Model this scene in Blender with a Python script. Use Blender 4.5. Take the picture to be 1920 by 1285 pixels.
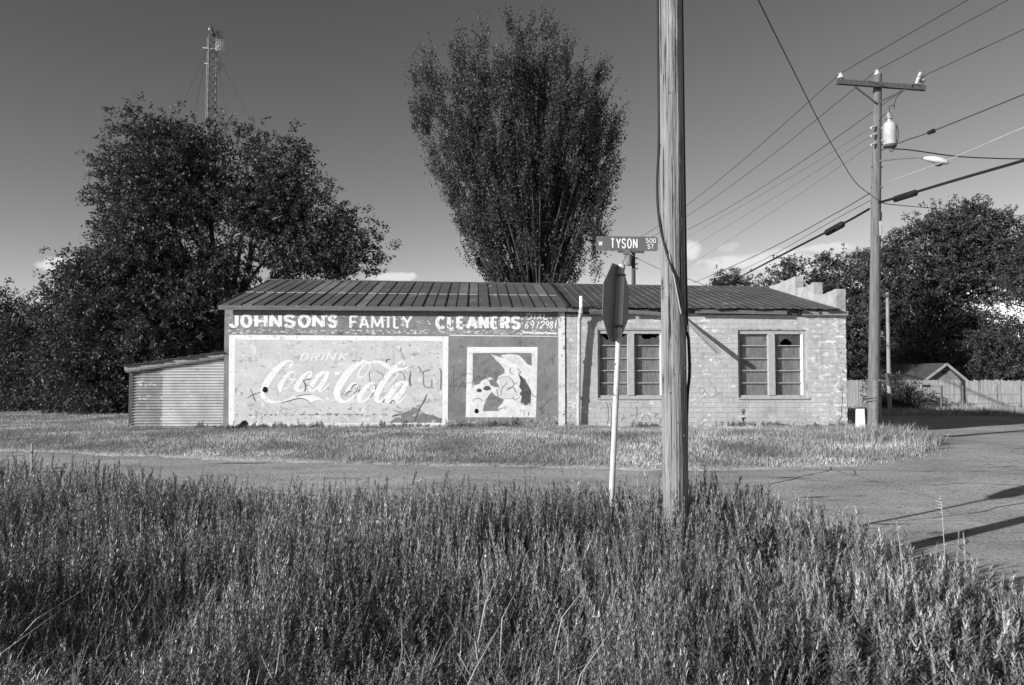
import bpy, bmesh, math, random
import numpy as np
from mathutils import Vector, Matrix
random.seed(7); RNG = np.random.default_rng(11)
for o in list(bpy.data.objects): bpy.data.objects.remove(o)
SC = bpy.context.scene; COL = SC.collection
R = math.radians
# ------------------------------------------------------------------ camera
FPX, HZ, EYE = 1493.0, 710.0, 1.45            # focal length and horizon row in photo pixels, eye height
PITCH = math.atan((HZ-642.5)/FPX)
cd = bpy.data.cameras.new('camera'); cam = bpy.data.objects.new('camera', cd); COL.objects.link(cam)
cd.sensor_width = 36; cd.lens = FPX/1920*36; cd.clip_start = .1; cd.clip_end = 3000
cam.location = (0, 0, EYE); cam.rotation_euler = (R(90)+PITCH, 0, 0)
SC.camera = cam
# ------------------------------------------------------------------ sun and sky (black and white photograph: grey light)
SUN_AZ, SUN_EL = 56.0, 16.5                   # sun stands behind the left shoulder of the camera
sdir = Vector((-math.sin(R(SUN_AZ))*math.cos(R(SUN_EL)), -math.cos(R(SUN_AZ))*math.cos(R(SUN_EL)), math.sin(R(SUN_EL))))
sl = bpy.data.lights.new('sun', 'SUN'); sl.energy = 5.0; sl.angle = R(.5); sl.color = (1, 1, 1)
so = bpy.data.objects.new('sun', sl); COL.objects.link(so); so.rotation_euler = sdir.to_track_quat('Z', 'Y').to_euler()
so.location = (-20, -15, 30)
W = bpy.data.worlds.new('World'); SC.world = W; W.use_nodes = True
def world():
    nt = W.node_tree; N = nt.nodes; L = nt.links; N.clear()
    out = N.new('ShaderNodeOutputWorld'); bg = N.new('ShaderNodeBackground'); bg.inputs[1].default_value = .062
    L.new(bg.outputs[0], out.inputs[0])
    sky = N.new('ShaderNodeTexSky'); sky.sky_type = 'NISHITA'; sky.sun_disc = False
    sky.sun_elevation = R(SUN_EL); sky.sun_rotation = math.atan2(sdir.x, sdir.y)
    sky.air_density = 1.0; sky.dust_density = 0.0; sky.ozone_density = 1.5
    def M(op, a, b=None, c=None, clamp=False):
        n = N.new('ShaderNodeMath'); n.operation = op; n.use_clamp = clamp
        for i, v in enumerate((a, b, c)):
            if v is None: continue
            if isinstance(v, (int, float)): n.inputs[i].default_value = v
            else: L.new(v, n.inputs[i])
        return n.outputs[0]
    sep = N.new('ShaderNodeSeparateColor'); L.new(sky.outputs[0], sep.inputs[0])
    grey = M('ADD', M('MULTIPLY', sep.outputs[0], .95), M('MULTIPLY', sep.outputs[1], .05))     # as through a red filter
    grey = M('MULTIPLY', M('POWER', grey, 1.45), .99)
    tc = N.new('ShaderNodeTexCoord'); sx = N.new('ShaderNodeSeparateXYZ'); L.new(tc.outputs['Generated'], sx.inputs[0])
    az = M('ARCTAN2', sx.outputs[0], sx.outputs[1]); el = M('ARCSINE', sx.outputs[2])
    def noise(sc, det, stretch):
        mp = N.new('ShaderNodeMapping'); mp.inputs['Scale'].default_value = (1, 1, stretch); L.new(tc.outputs['Generated'], mp.inputs[0])
        n = N.new('ShaderNodeTexNoise'); n.inputs['Scale'].default_value = sc; n.inputs['Detail'].default_value = det
        n.inputs['Roughness'].default_value = .6; L.new(mp.outputs[0], n.inputs[0]); return n.outputs[0]
    n1 = noise(48, 8, 1.5); n2 = noise(5, 3, 3.0)
    cl = None
    def px(x, y): return math.atan((x-960)/FPX), math.atan((HZ-y)/FPX*math.cos(math.atan((x-960)/FPX)))
    for (x, y, wx, wy, s) in [(108, 497, 38, 14, 1.0), (100, 560, 32, 12, .8), (735, 519, 50, 10, .9), (1299, 466, 18, 18, 1.0),
                              (1390, 493, 74, 17, 1.0), (1455, 480, 46, 14, .9), (1490, 490, 48, 13, .95), (1555, 463, 56, 9, .85), (1345, 505, 40, 8, .4), (1370, 462, 26, 10, .35)]:
        a0, e0 = px(x, y)
        dx = M('DIVIDE', M('SUBTRACT', az, a0), wx/FPX); dy = M('DIVIDE', M('SUBTRACT', el, e0), wy/FPX)
        r2 = M('ADD', M('MULTIPLY', dx, dx), M('MULTIPLY', dy, dy))
        b = M('SUBTRACT', M('ADD', M('MULTIPLY', n1, 3.2), -.5), r2)
        b = M('MULTIPLY', M('MULTIPLY', b, 1.25, clamp=True), s)
        cl = b if cl is None else M('MAXIMUM', cl, b)
    # the same low cumulus all round the horizon
    band = M('SUBTRACT', 1.0, M('DIVIDE', M('ABSOLUTE', M('SUBTRACT', el, .12)), .07), clamp=True)
    gen = M('MULTIPLY', M('MULTIPLY', M('SUBTRACT', M('ADD', M('MULTIPLY', n2, .8), M('MULTIPLY', n1, .4)), .70), 4.0, clamp=True), band)
    cl = M('MAXIMUM', cl, M('MULTIPLY', gen, .6))
    mx = N.new('ShaderNodeMix'); mx.data_type = 'FLOAT'
    L.new(cl, mx.inputs[0]); L.new(grey, mx.inputs[2]); mx.inputs[3].default_value = 9.5
    L.new(mx.outputs[0], bg.inputs[0])
world()
vs = SC.view_settings; vs.view_transform = 'Standard'; vs.look = 'None'; vs.exposure = .46; vs.gamma = 1; vs.use_curve_mapping = False

# ------------------------------------------------------------------ pixel -> place
def ray(px, py):
    x = (px-960)/FPX; y = -(py-642.5)/FPX; c, s = math.cos(PITCH), math.sin(PITCH)
    return Vector((x, c-y*s, s+y*c))
def at(px, py, d):                            # point seen at a pixel, d metres ahead
    r = ray(px, py); return Vector((0, 0, EYE))+r*(d/r.y)
def atz(px, py, z):                           # point seen at a pixel, known height z
    r = ray(px, py); return Vector((0, 0, EYE))+r*((z-EYE)/r.z)
TH = R(2.5); BO = Vector((-8.32, 23.0, 0)); BR = Matrix.Rotation(TH, 4, 'Z')
def bl(px, py, y=0.0):                        # pixel -> building frame (u along the front, z up), on the plane y = const
    r = ray(px, py); n = Vector((-math.sin(TH), math.cos(TH), 0)); o = Vector((0, 0, EYE))
    t = (BO+n*y-o).dot(n)/r.dot(n); p = o+r*t-BO
    return (p.x*math.cos(TH)+p.y*math.sin(TH), p.z)
def smooth(a, b, x):
    t = np.clip((np.asarray(x, float)-a)/(b-a), 0, 1); return t*t*(3-2*t)
def gz(x, y):                                 # lie of the land
    x = np.asarray(x, float); y = np.asarray(y, float)
    z = -.45+.45*smooth(8, 21, y-.12*np.clip(x, -20, 0)*0)
    z = z-.25*smooth(10, 13, x)*smooth(15, 21, y)
    return z
def gzf(x, y): return float(gz(x, y))
# value noise for numpy
_P = RNG.random((64, 64, 64))
def vnoise(p):
    p = np.asarray(p, float); i = np.floor(p).astype(int); f = p-i; f = f*f*(3-2*f); r = 0
    for a in (0, 1):
        for b in (0, 1):
            for c in (0, 1):
                w = (f[:, 0] if a else 1-f[:, 0])*(f[:, 1] if b else 1-f[:, 1])*(f[:, 2] if c else 1-f[:, 2])
                r = r+w*_P[(i[:, 0]+a) % 64, (i[:, 1]+b) % 64, (i[:, 2]+c) % 64]
    return r
# ------------------------------------------------------------------ materials (all grey: the photograph has no colour)
def mat(name, c0, c1=None, sc=4., det=5., rough=.85, spec=.25, metal=0., bump=0., bsc=None, stretch=(1, 1, 1), spots=(), attr=None, trans=0.):
    m = bpy.data.materials.new(name); m.use_nodes = True; nt = m.node_tree; N = nt.nodes; L = nt.links
    p = N['Principled BSDF']; g = N.new('ShaderNodeNewGeometry')
    def nz(scale, stretch, detail=5., rough=.6):
        mp = N.new('ShaderNodeMapping'); mp.inputs['Scale'].default_value = stretch; L.new(g.outputs['Position'], mp.inputs[0])
        n = N.new('ShaderNodeTexNoise'); n.inputs['Scale'].default_value = scale; n.inputs['Detail'].default_value = detail
        n.inputs['Roughness'].default_value = rough; L.new(mp.outputs[0], n.inputs[0]); return n.outputs[0]
    def mr(v, a, b, c=0., d=1.):
        n = N.new('ShaderNodeMapRange'); L.new(v, n.inputs[0])
        for i, q in enumerate((a, b, c, d)): n.inputs[1+i].default_value = q
        return n.outputs[0]
    def mixf(f, a, b):
        n = N.new('ShaderNodeMix'); n.data_type = 'FLOAT'; L.new(f, n.inputs[0])
        for i, v in ((2, a), (3, b)):
            if isinstance(v, (int, float)): n.inputs[i].default_value = v
            else: L.new(v, n.inputs[i])
        return n.outputs[0]
    if c1 is None: c1 = c0*1.25
    n = nz(sc, stretch, det); col = mr(n, .28, .72, c0, c1)
    for s in spots:                           # (scale, threshold, softness, grey, stretch[, (z0, z1, widen)])
        v = nz(s[0], s[4] if len(s) > 4 else (1, 1, 1), 8., .65)
        if len(s) > 5:                        # wear that keeps to one strip of the wall
            sp = N.new('ShaderNodeSeparateXYZ'); L.new(g.outputs['Position'], sp.inputs[0])
            a, b, wd = s[5][:3]; mid = (a+b)/2; axi = s[5][3] if len(s[5]) > 3 else 2
            q = N.new('ShaderNodeMath'); q.operation = 'SUBTRACT'; L.new(sp.outputs[axi], q.inputs[0]); q.inputs[1].default_value = mid
            q2 = N.new('ShaderNodeMath'); q2.operation = 'ABSOLUTE'; L.new(q.outputs[0], q2.inputs[0])
            w = mr(q2.outputs[0], (b-a)/2*.3, (b-a)/2, wd, 0.)
            ad = N.new('ShaderNodeMath'); ad.operation = 'ADD'; L.new(v, ad.inputs[0]); L.new(w, ad.inputs[1]); v = ad.outputs[0]
        col = mixf(mr(v, s[1], s[1]+s[2]), col, s[3])
    if attr:
        a = N.new('ShaderNodeAttribute'); a.attribute_name = attr[0]
        if attr[1] == 'mul':
            q = N.new('ShaderNodeMath'); q.operation = 'MULTIPLY'; L.new(col, q.inputs[0]); L.new(a.outputs['Fac'], q.inputs[1]); col = q.outputs[0]
        else: col = mixf(a.outputs['Fac'], col, attr[1])
    L.new(col, p.inputs['Base Color'])
    p.inputs['Roughness'].default_value = rough; p.inputs['Metallic'].default_value = metal
    p.inputs['Specular IOR Level'].default_value = spec
    if bump:
        b = N.new('ShaderNodeBump'); b.inputs['Strength'].default_value = 1; b.inputs['Distance'].default_value = bump
        L.new(nz(bsc or sc*4, stretch, 8.), b.inputs['Height']); L.new(b.outputs[0], p.inputs['Normal'])
    if trans:
        t = N.new('ShaderNodeBsdfTranslucent'); L.new(col, t.inputs[0]); mx = N.new('ShaderNodeMixShader'); mx.inputs[0].default_value = trans
        L.new(p.outputs[0], mx.inputs[1]); L.new(t.outputs[0], mx.inputs[2]); L.new(mx.outputs[0], N['Material Output'].inputs[0])
    return m
MT = {}
def glass(name, dirt, grey):
    m = bpy.data.materials.new(name); m.use_nodes = True; N = m.node_tree.nodes; L = m.node_tree.links
    p = N['Principled BSDF']; p.inputs['Base Color'].default_value = (grey, grey, grey, 1); p.inputs['Roughness'].default_value = .25
    p.inputs['Specular IOR Level'].default_value = .6
    t = N.new('ShaderNodeBsdfTransparent'); mx = N.new('ShaderNodeMixShader'); g = N.new('ShaderNodeNewGeometry')
    n = N.new('ShaderNodeTexNoise'); n.inputs['Scale'].default_value = 3; n.inputs['Detail'].default_value = 8; L.new(g.outputs['Position'], n.inputs[0])
    r = N.new('ShaderNodeMapRange'); L.new(n.outputs[0], r.inputs[0]); r.inputs[1].default_value = .3; r.inputs[2].default_value = .75
    r.inputs[3].default_value = dirt*.6; r.inputs[4].default_value = min(1, dirt*1.5); L.new(r.outputs[0], mx.inputs[0])
    L.new(t.outputs[0], mx.inputs[1]); L.new(p.outputs[0], mx.inputs[2]); L.new(mx.outputs[0], N['Material Output'].inputs[0]); return m
# ------------------------------------------------------------------ mesh builder
class MB:
    def __init__(s): s.v = []; s.f = []
    def add(s, vs, fs):
        n = len(s.v); s.v += [tuple(v) for v in vs]; s.f += [tuple(i+n for i in f) for f in fs]
    def box(s, a, b):
        (x0, y0, z0), (x1, y1, z1) = a, b
        s.add([(x0, y0, z0), (x1, y0, z0), (x1, y1, z0), (x0, y1, z0), (x0, y0, z1), (x1, y0, z1), (x1, y1, z1), (x0, y1, z1)],
              [(3, 2, 1, 0), (4, 5, 6, 7), (0, 1, 5, 4), (1, 2, 6, 5), (2, 3, 7, 6), (3, 0, 4, 7)]); return s
    def hexa(s, P):                           # 8 corners, bottom ring then top ring
        s.add(P, [(3, 2, 1, 0), (4, 5, 6, 7), (0, 1, 5, 4), (1, 2, 6, 5), (2, 3, 7, 6), (3, 0, 4, 7)]); return s
    def bar(s, a, b, w, h, up=(0, 0, 1)):     # a beam from a to b
        a = Vector(a); b = Vector(b); t = (b-a).normalized(); sd = t.cross(Vector(up))
        if sd.length < 1e-4: sd = t.cross(Vector((1, 0, 0)))
        sd.normalize(); u = sd.cross(t); sd = sd*w/2; u = u*h/2
        s.hexa([a-sd-u, a+sd-u, b+sd-u, b-sd-u, a-sd+u, a+sd+u, b+sd+u, b-sd+u]); return s
    def tube(s, pts, r, n=8, cap=True):
        pts = [Vector(p) for p in pts]; k = len(pts); rr = r if isinstance(r, (list, tuple)) else [r]*k
        ref = Vector((0, 0, 1)); t0 = (pts[1]-pts[0]).normalized()
        if abs(t0.dot(ref)) > .9: ref = Vector((1, 0, 0))
        V = []; x = t0.cross(ref).normalized()
        for i, p in enumerate(pts):
            t = (pts[min(i+1, k-1)]-pts[max(i-1, 0)]).normalized()
            x = (x-t*x.dot(t)).normalized(); y = t.cross(x)
            V += [p+(x*math.cos(2*math.pi*j/n)+y*math.sin(2*math.pi*j/n))*rr[i] for j in range(n)]
        F = [(i*n+j, i*n+(j+1) % n, (i+1)*n+(j+1) % n, (i+1)*n+j) for i in range(k-1) for j in range(n)]
        if cap: F += [tuple(range(n-1, -1, -1)), tuple((k-1)*n+j for j in range(n))]
        s.add(V, F); return s
    def lathe(s, c, prof, n=16, axis=(0, 0, 1)):
        q = Vector((0, 0, 1)).rotation_difference(Vector(axis).normalized()); c = Vector(c); k = len(prof)
        V = [c+q @ Vector((r*math.cos(2*math.pi*j/n), r*math.sin(2*math.pi*j/n), z)) for r, z in prof for j in range(n)]
        F = [(i*n+j, i*n+(j+1) % n, (i+1)*n+(j+1) % n, (i+1)*n+j) for i in range(k-1) for j in range(n)]
        F += [tuple(range(n-1, -1, -1)), tuple((k-1)*n+j for j in range(n))]
        s.add(V, F); return s
    def prism(s, poly, d):                    # poly: 3-D points of a flat outline, d: extrusion vector
        d = Vector(d); k = len(poly); P = [Vector(p) for p in poly]
        s.add(P+[p+d for p in P], [tuple(range(k)), tuple(range(2*k-1, k-1, -1))]+[((i+1) % k, i, i+k, (i+1) % k+k) for i in range(k)]); return s
    def build(s, name, m, parent=None, smooth=False, recalc=True):
        off = Vector((0, 0, 0)); q = parent
        while q is not None: off += q.location; q = q.parent
        rot = parent is not None and (parent.get('_local') or (parent.parent and parent.parent.get('_local')) or False)
        if rot: off = Vector((0, 0, 0))
        me = bpy.data.meshes.new(name); me.from_pydata([(v[0]-off.x, v[1]-off.y, v[2]-off.z) for v in s.v], [], s.f)
        if recalc:
            b = bmesh.new(); b.from_mesh(me); bmesh.ops.recalc_face_normals(b, faces=b.faces); b.to_mesh(me); b.free()
        if smooth:
            me.polygons.foreach_set('use_smooth', [True]*len(me.polygons))
            try: me.set_sharp_from_angle(angle=R(40))
            except Exception: pass
        me.materials.append(MT[m]); o = bpy.data.objects.new(name, me); COL.objects.link(o)
        if parent is not None: o.parent = parent
        return o
def npmesh(name, V, F, m, parent=None, attr=None, off=None, smooth=False):   # big meshes from arrays; F: (n,3) or (n,4)
    me = bpy.data.meshes.new(name); V = np.asarray(V, np.float32)
    if off is not None: V = V-np.asarray(off, np.float32)
    F = np.asarray(F, np.int32); k = F.shape[1]; n = len(F)
    me.vertices.add(len(V)); me.vertices.foreach_set('co', V.ravel())
    me.loops.add(n*k); me.loops.foreach_set('vertex_index', F.ravel())
    me.polygons.add(n); me.polygons.foreach_set('loop_start', np.arange(0, n*k, k, dtype=np.int32))
    try: me.polygons.foreach_set('loop_total', np.full(n, k, np.int32))
    except Exception: pass
    me.update(calc_edges=True); me.validate()
    me.polygons.foreach_set('use_smooth', np.full(n, bool(smooth)))
    if attr is not None:
        for nm, dat in attr.items():
            a = me.attributes.new(nm, 'FLOAT', 'POINT'); a.data.foreach_set('value', np.asarray(dat, np.float32))
    me.materials.append(MT[m]); o = bpy.data.objects.new(name, me); COL.objects.link(o)
    if parent is not None: o.parent = parent
    return o
def tag(o, label=None, cat=None, group=None, kind=None):
    if label: o['label'] = label
    if cat: o['category'] = cat
    if group: o['group'] = group
    if kind: o['kind'] = kind
    return o
def thing(name, loc, label, cat, group=None):
    o = bpy.data.objects.new(name, None); o.empty_display_size = .2; COL.objects.link(o); o.location = loc
    return tag(o, label, cat, group)
def spline(pts, k=8):                         # Catmull-Rom through tuples of any length
    P = [np.array(p, float) for p in pts]; P = [2*P[0]-P[1]]+P+[2*P[-1]-P[-2]]; out = []
    for i in range(1, len(P)-2):
        for j in range(k):
            t = j/k; a, b, c, d = P[i-1:i+3]
            out.append(.5*((2*b)+(c-a)*t+(2*a-5*b+4*c-d)*t*t+(3*b-a-3*c+d)*t**3))
    out.append(P[-2]); return out
# ------------------------------------------------------------------ palette
MT['asphalt'] = mat('asphalt', .27, .56, .7, 9, rough=.95, spec=.1, bump=.03, bsc=25, stretch=(.6, 1.4, 1), spots=[(.9, .58, .1, .22, (.35, 1.8, 1)), (6, .60, .05, .22), (22, .57, .05, .56), (26, .57, .05, .15), (1.6, .63, .03, .12, (.3, 2.2, 1)), (1.1, .64, .02, .15, (.5, 1.5, 1))])
MT['soil'] = mat('soil', .16, .32, 1.2, 8, rough=1, spec=.0, bump=.03, bsc=9, spots=[(3, .56, .12, .32), (14, .6, .08, .06)], attr=('edge', .46))
MT['stucco'] = mat('stucco_paint', .135, .25, 1.6, 9, rough=.9, bump=.004, bsc=20,
    spots=[(8, .745, .02, .60, (1, 1, 1.3), (2.80, 3.46, .17)), (9, .74, .02, .62, (1, 1, 3), (2.66, 2.95, .20)), (3, .58, .1, .11), (5, .60, .08, .28), (14, .66, .02, .5), (18, .67, .02, .07),
           (11, .74, .03, .5, (1, 1, 1), (-.2, .5, .15)), (9, .73, .03, .06, (1, 1, 1), (-.3, .42, .18)), (9, .76, .02, .70, (1, 1, .8), (1.55, 2.4, .22, 0)), (9, .79, .02, .05, (1, 1, .8), (1.75, 2.3, .2, 0))])
MT['panel'] = mat('faded_panel_paint', .45, .58, 1.3, 9, rough=.9, bump=.003, bsc=20, stretch=(1, 1, 2.2),
    spots=[(2.2, .57, .10, .33, (1, 1, 2.0)), (8, .60, .04, .27, (1, 1, 1.8)), (18, .635, .02, .15, (1, 1, 1.3)), (1.3, .60, .1, .36, (3, 1, .6)), (8, .73, .05, .24, (1, 1, 1.2), (.0, .9, .15)), (7, .74, .05, .26, (1, 1, 1), (-4.2, -2.0, .15, 0)), (5, .58, .06, .62)])
MT['white'] = mat('white_sign_paint', .64, .78, 3, 7, rough=.85, spots=[(6, .58, .06, .50), (20, .63, .02, .32), (11, .66, .02, .36)])
MT['worn_white'] = mat('worn_lettering', .64, .76, 3, 6, rough=.85, spots=[(10, .585, .02, .24), (5, .64, .02, .22)])
MT['faint_white'] = mat('faint_lettering', .62, .72, 5, 6, rough=.85, spots=[(12, .60, .04, .52)])
MT['mural_white'] = mat('mural_white', .52, .74, 5, 9, rough=.9, spots=[(7, .58, .06, .42), (16, .64, .03, .28), (3, .60, .1, .5)])
MT['mural_grey'] = mat('mural_grey', .12, .24, 6, 8, spots=[(12, .66, .05, .42)])
MT['mural_dark'] = mat('mural_dark', .03, .12, 9, 6)
MT['mural_pale'] = mat('mural_pale', .48, .62, 8, 6, spots=[(14, .66, .04, .3)])
MT['scrawl'] = mat('scrawl', .07, .16, 12, 3); MT['scrawl_faint'] = mat('scrawl_faint', .15, .26, 12, 3)
MT['hole_shade'] = mat('hole_shade', .002, .003)  # flat near-black, stands for the shade inside holes and open joints
MT['brick'] = mat('painted_brick', .37, .49, 1.2, 9, rough=.92, bump=.004, bsc=30,
    spots=[(3.6, .615, .025, .68, (1, 1, 1.7)), (4.5, .75, .025, .72, (1, 1, 1.8), (8.0, 11.2, .20, 0)), (5, .755, .025, .72, (1, 1, 1.8), (4.7, 6.6, .17, 0)), (1.8, .55, .14, .29), (3, .60, .04, .34, (.5, 1, 3)), (7, .73, .05, .25, (1, 1, 1.3), (-.5, .7, .13)), (8, .75, .03, .2, (1, 1, .8), (9.2, 11, .15, 0)), (16, .62, .03, .26), (28, .64, .02, .6), (1.1, .58, .1, .34, (4, 4, .7))])
MT['mortar'] = mat('painted_mortar', .30, .42, 5, 7, rough=1, spots=[(2.2, .56, .08, .13), (8, .62, .04, .10)])
MT['cement'] = mat('parapet_render', .24, .42, 3, 8, rough=.95, bump=.02, bsc=9, spots=[(6, .60, .05, .15), (4, .66, .04, .6), (14, .66, .03, .12)])
MT['tin_roof'] = mat('weathered_tin_roof', .075, .13, .9, 8, rough=.7, spec=.35, bump=.004, bsc=9, spots=[(1.1, .62, .04, .24, (2, .6, 1)), (7, .68, .03, .2)])
MT['tin_pale'] = mat('paler_tin_roof', .13, .22, 1.5, 8, rough=.7, spec=.35, spots=[(2.5, .58, .06, .28, (2, .6, 1))])
MT['seam'] = mat('tin_seam', .035, .06, 4); MT['lap'] = mat('tin_lap', .34, .5, 6)
MT['old_tin'] = mat('old_ribbed_tin', .055, .11, 1.4, 8, rough=.75, spec=.3, spots=[(9, .66, .03, .3, (1, .3, 1)), (1.2, .63, .05, .18)])
MT['corr'] = mat('galvanised_sheet', .34, .56, 1.6, 8, rough=.55, spec=.4, spots=[(4, .64, .03, .22, (1, 1, 3)), (10, .68, .02, .8)])
MT['corr_old'] = mat('dull_galvanised_sheet', .20, .36, 2.5, 8, rough=.7, spots=[(5, .60, .03, .6), (7, .62, .03, .12, (1, 1, 3))])
MT['wood'] = mat('grey_weathered_wood', .17, .32, 3, 8, rough=.9, stretch=(14, 14, 1), bump=.004, bsc=6, spots=[(4, .62, .03, .05, (20, 20, .8))])
MT['fascia'] = mat('old_fascia_board', .09, .18, 3, 8, rough=.9, stretch=(.6, 8, 14), bump=.004, bsc=6, spots=[(3, .60, .03, .05, (.6, 8, 20)), (4, .64, .03, .45, (.8, 6, 8))])
MT['dark_wood'] = mat('dark_wood', .05, .10, 3, 6, stretch=(8, 8, 1))
MT['pole'] = mat('pole_wood', .13, .30, 2.0, 9, rough=.85, spec=.2, stretch=(14, 14, .8), bump=.012, bsc=4,
    spots=[(2.4, .58, .03, .03, (13, 13, .4)), (4, .62, .02, .035, (20, 20, .6)), (1.2, .60, .1, .30, (3, 3, 1)), (3, .62, .06, .06, (5, 5, 1))])
MT['pole_far'] = mat('utility_pole_wood', .085, .18, 2, 8, rough=.9, stretch=(10, 10, .8), spots=[(2.4, .58, .04, .06, (12, 12, .5))])
MT['trim'] = mat('window_trim_paint', .28, .44, 6, 6, rough=.85, stretch=(3, 3, 1), spots=[(8, .62, .03, .2, (3, 3, 1))])
MT['trim_white'] = mat('flaking_white_trim', .66, .8, 5, 6, spots=[(9, .62, .02, .22)])
MT['pilaster'] = mat('flaked_pilaster', .50, .72, 3, 7, spots=[(6, .58, .03, .26, (1, 1, 1.2)), (14, .62, .02, .16), (3, .62, .06, .38)])
MT['stain'] = mat('stain', .13, .24, 5, 8, spots=[(7, .57, .04, .44), (15, .64, .03, .06)])
MT['ply'] = mat('plywood', .12, .28, 2.5, 8, rough=.9, stretch=(9, 9, 1.3), spots=[(3, .60, .05, .10, (4, 4, 1)), (5, .68, .03, .6, (3, 3, 1))])
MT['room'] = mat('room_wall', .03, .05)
MT['glass'] = glass('grimy_glass', .10, .10); MT['glass_dirty'] = glass('filthy_glass', .62, .085)
MT['pipe'] = mat('pale_pipe_paint', .30, .48, 5, 6, rough=.7, spots=[(9, .62, .03, .2, (1, 1, .5))])
MT['galv'] = mat('galvanised_pipe', .42, .60, 7, 6, rough=.5, spec=.4, spots=[(14, .61, .02, .08, (1, 1, .7)), (40, .62, .02, .12)])
MT['sign_back'] = mat('sign_back_metal', .10, .16, 4, 5, rough=.55); MT['sign_face'] = mat('sign_face', .10, .12, 4, 5, rough=.4)
MT['blade'] = mat('street_blade', .125, .15, 4, 4, rough=.45, spots=[(9, .70, .02, .3)]); MT['blade_text'] = mat('blade_lettering', .8, .86)
MT['black'] = mat('black_cable', .012, .02, 5, 3, rough=.6); MT['wire'] = mat('wire_metal', .03, .05, 5, 3, rough=.6); MT['wire_pale'] = mat('bare_wire', .3, .42, 5, 3, rough=.5)
MT['metal'] = mat('hardware_metal', .10, .18, 8, 5, rough=.5); MT['porcelain'] = mat('porcelain', .36, .55, 5, 4, rough=.3, spec=.5, spots=[(8, .62, .03, .12)])
MT['can'] = mat('transformer_paint', .28, .48, 4, 5, rough=.5, spots=[(5, .58, .05, .16, (2, 2, .6)), (9, .62, .03, .12)]); MT['lamp'] = mat('lamp_housing', .42, .55, 5, 4, rough=.4)
MT['lens'] = mat('lamp_lens', .10, .14, 5, 4, rough=.2); MT['bollard'] = mat('bollard_paint', .72, .84, 6, 4, spots=[(9, .68, .03, .4)])
MT['fence'] = mat('fence_wood', .20, .34, 2, 8, rough=.95, stretch=(7, 7, .7), spots=[(4, .60, .05, .09, (9, 9, .5))])
MT['siding'] = mat('house_siding', .15, .22, 5, 5); MT['shingle'] = mat('house_shingles', .04, .07, 6, 6); MT['fascia_pale'] = mat('pale_board', .24, .34)
MT['tower'] = mat('tower_steel', .10, .18, 2, 4, rough=.6); MT['tower_pale'] = mat('tower_antenna', .35, .5, 3, 4, rough=.6)
MT['concrete'] = mat('footing_concrete', .18, .3, 6, 7, bump=.01)
MT['leaf'] = mat('tree_leaves', .045, .08, .5, 4, rough=.5, spec=.28, attr=('tone', 'mul'), trans=.22)
MT['leaf_elm'] = mat('elm_leaves', .042, .075, .5, 4, rough=.5, spec=.28, attr=('tone', 'mul'), trans=.22)
MT['leaf_far'] = mat('far_tree_leaves', .046, .08, .4, 4, rough=.5, spec=.28, attr=('tone', 'mul'), trans=.2)
MT['bark'] = mat('bark', .035, .08, 3, 7, rough=.95, stretch=(6, 6, 1), bump=.01); MT['bark_pale'] = mat('pale_bark', .12, .2, 3, 7, stretch=(6, 6, 1))
MT['weed'] = mat('weed_leaves', .10, .19, 1.2, 6, rough=.4, spec=.5, attr=('tone', 'mul'), trans=.05)
MT['grass'] = mat('grass_blades', .27, .43, .35, 5, rough=.7, spec=.2, attr=('tone', 'mul'), trans=.2)
MT['straw'] = mat('dry_straw', .28, .42, 6, 3)
# ------------------------------------------------------------------ ground and road
ROAD = np.array([(-70, 25.5), (-30, 17.0), (-17, 13.6), (-11, 12.2), (-6, 10.9), (-3, 9.6), (.5, 9.0), (1.9, 8.7), (2.6, 7.8), (2.95, 6.2), (3.2, 4.0), (3.5, 0), (3.7, -30), (45, -30), (45, 36),
    (11.2, 36), (10.9, 27), (10.6, 22), (10.1, 19.6), (9.4, 17.7), (8.3, 16.0), (6.6, 14.95), (3, 14.5), (-3, 15.2), (-10.9, 17), (-30, 22), (-70, 32.5)], float)
def road_sd(x, y):                            # signed distance to the road's outline, positive on the road
    p = np.stack([np.ravel(x), np.ravel(y)], 1); best = np.full(len(p), 1e9); ins = np.zeros(len(p), bool); n = len(ROAD)
    for i in range(n):
        a = ROAD[i]; b = ROAD[(i+1) % n]; ab = b-a
        t = np.clip(((p-a) @ ab)/(ab @ ab), 0, 1); d = np.hypot(*(p-a-t[:, None]*ab).T); best = np.minimum(best, d)
        c = (a[1] > p[:, 1]) != (b[1] > p[:, 1])
        with np.errstate(divide='ignore', invalid='ignore'): xi = (b[0]-a[0])*(p[:, 1]-a[1])/(b[1]-a[1])+a[0]
        ins ^= c & (p[:, 0] < xi)
    return np.where(ins, best, -best).reshape(np.shape(x))
def axis(lo, hi, f0, f1, fine):               # fine steps between f0 and f1, widening outside
    a = [f0]; s = fine
    while a[-1] > lo: s *= 1.25; a.append(a[-1]-s)
    a = a[::-1]; b = list(np.arange(f0+fine, f1, fine)); c = [f1]; s = fine
    while c[-1] < hi: s *= 1.25; c.append(c[-1]+s)
    return np.array(a+b+c)
def grid(name, X, Y, zf, m, attr=None):
    XX, YY = np.meshgrid(X, Y); Z = zf(XX, YY); nx, ny = len(X), len(Y)
    idx = np.arange(nx*ny).reshape(ny, nx); F = np.stack([idx[:-1, :-1], idx[:-1, 1:], idx[1:, 1:], idx[1:, :-1]], -1).reshape(-1, 4)
    at_ = {k: f(XX, YY).ravel() for k, f in (attr or {}).items()}
    return tag(npmesh(name, np.stack([XX.ravel(), YY.ravel(), Z.ravel()], 1), F, m, attr=at_, smooth=True), kind='structure')
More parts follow.
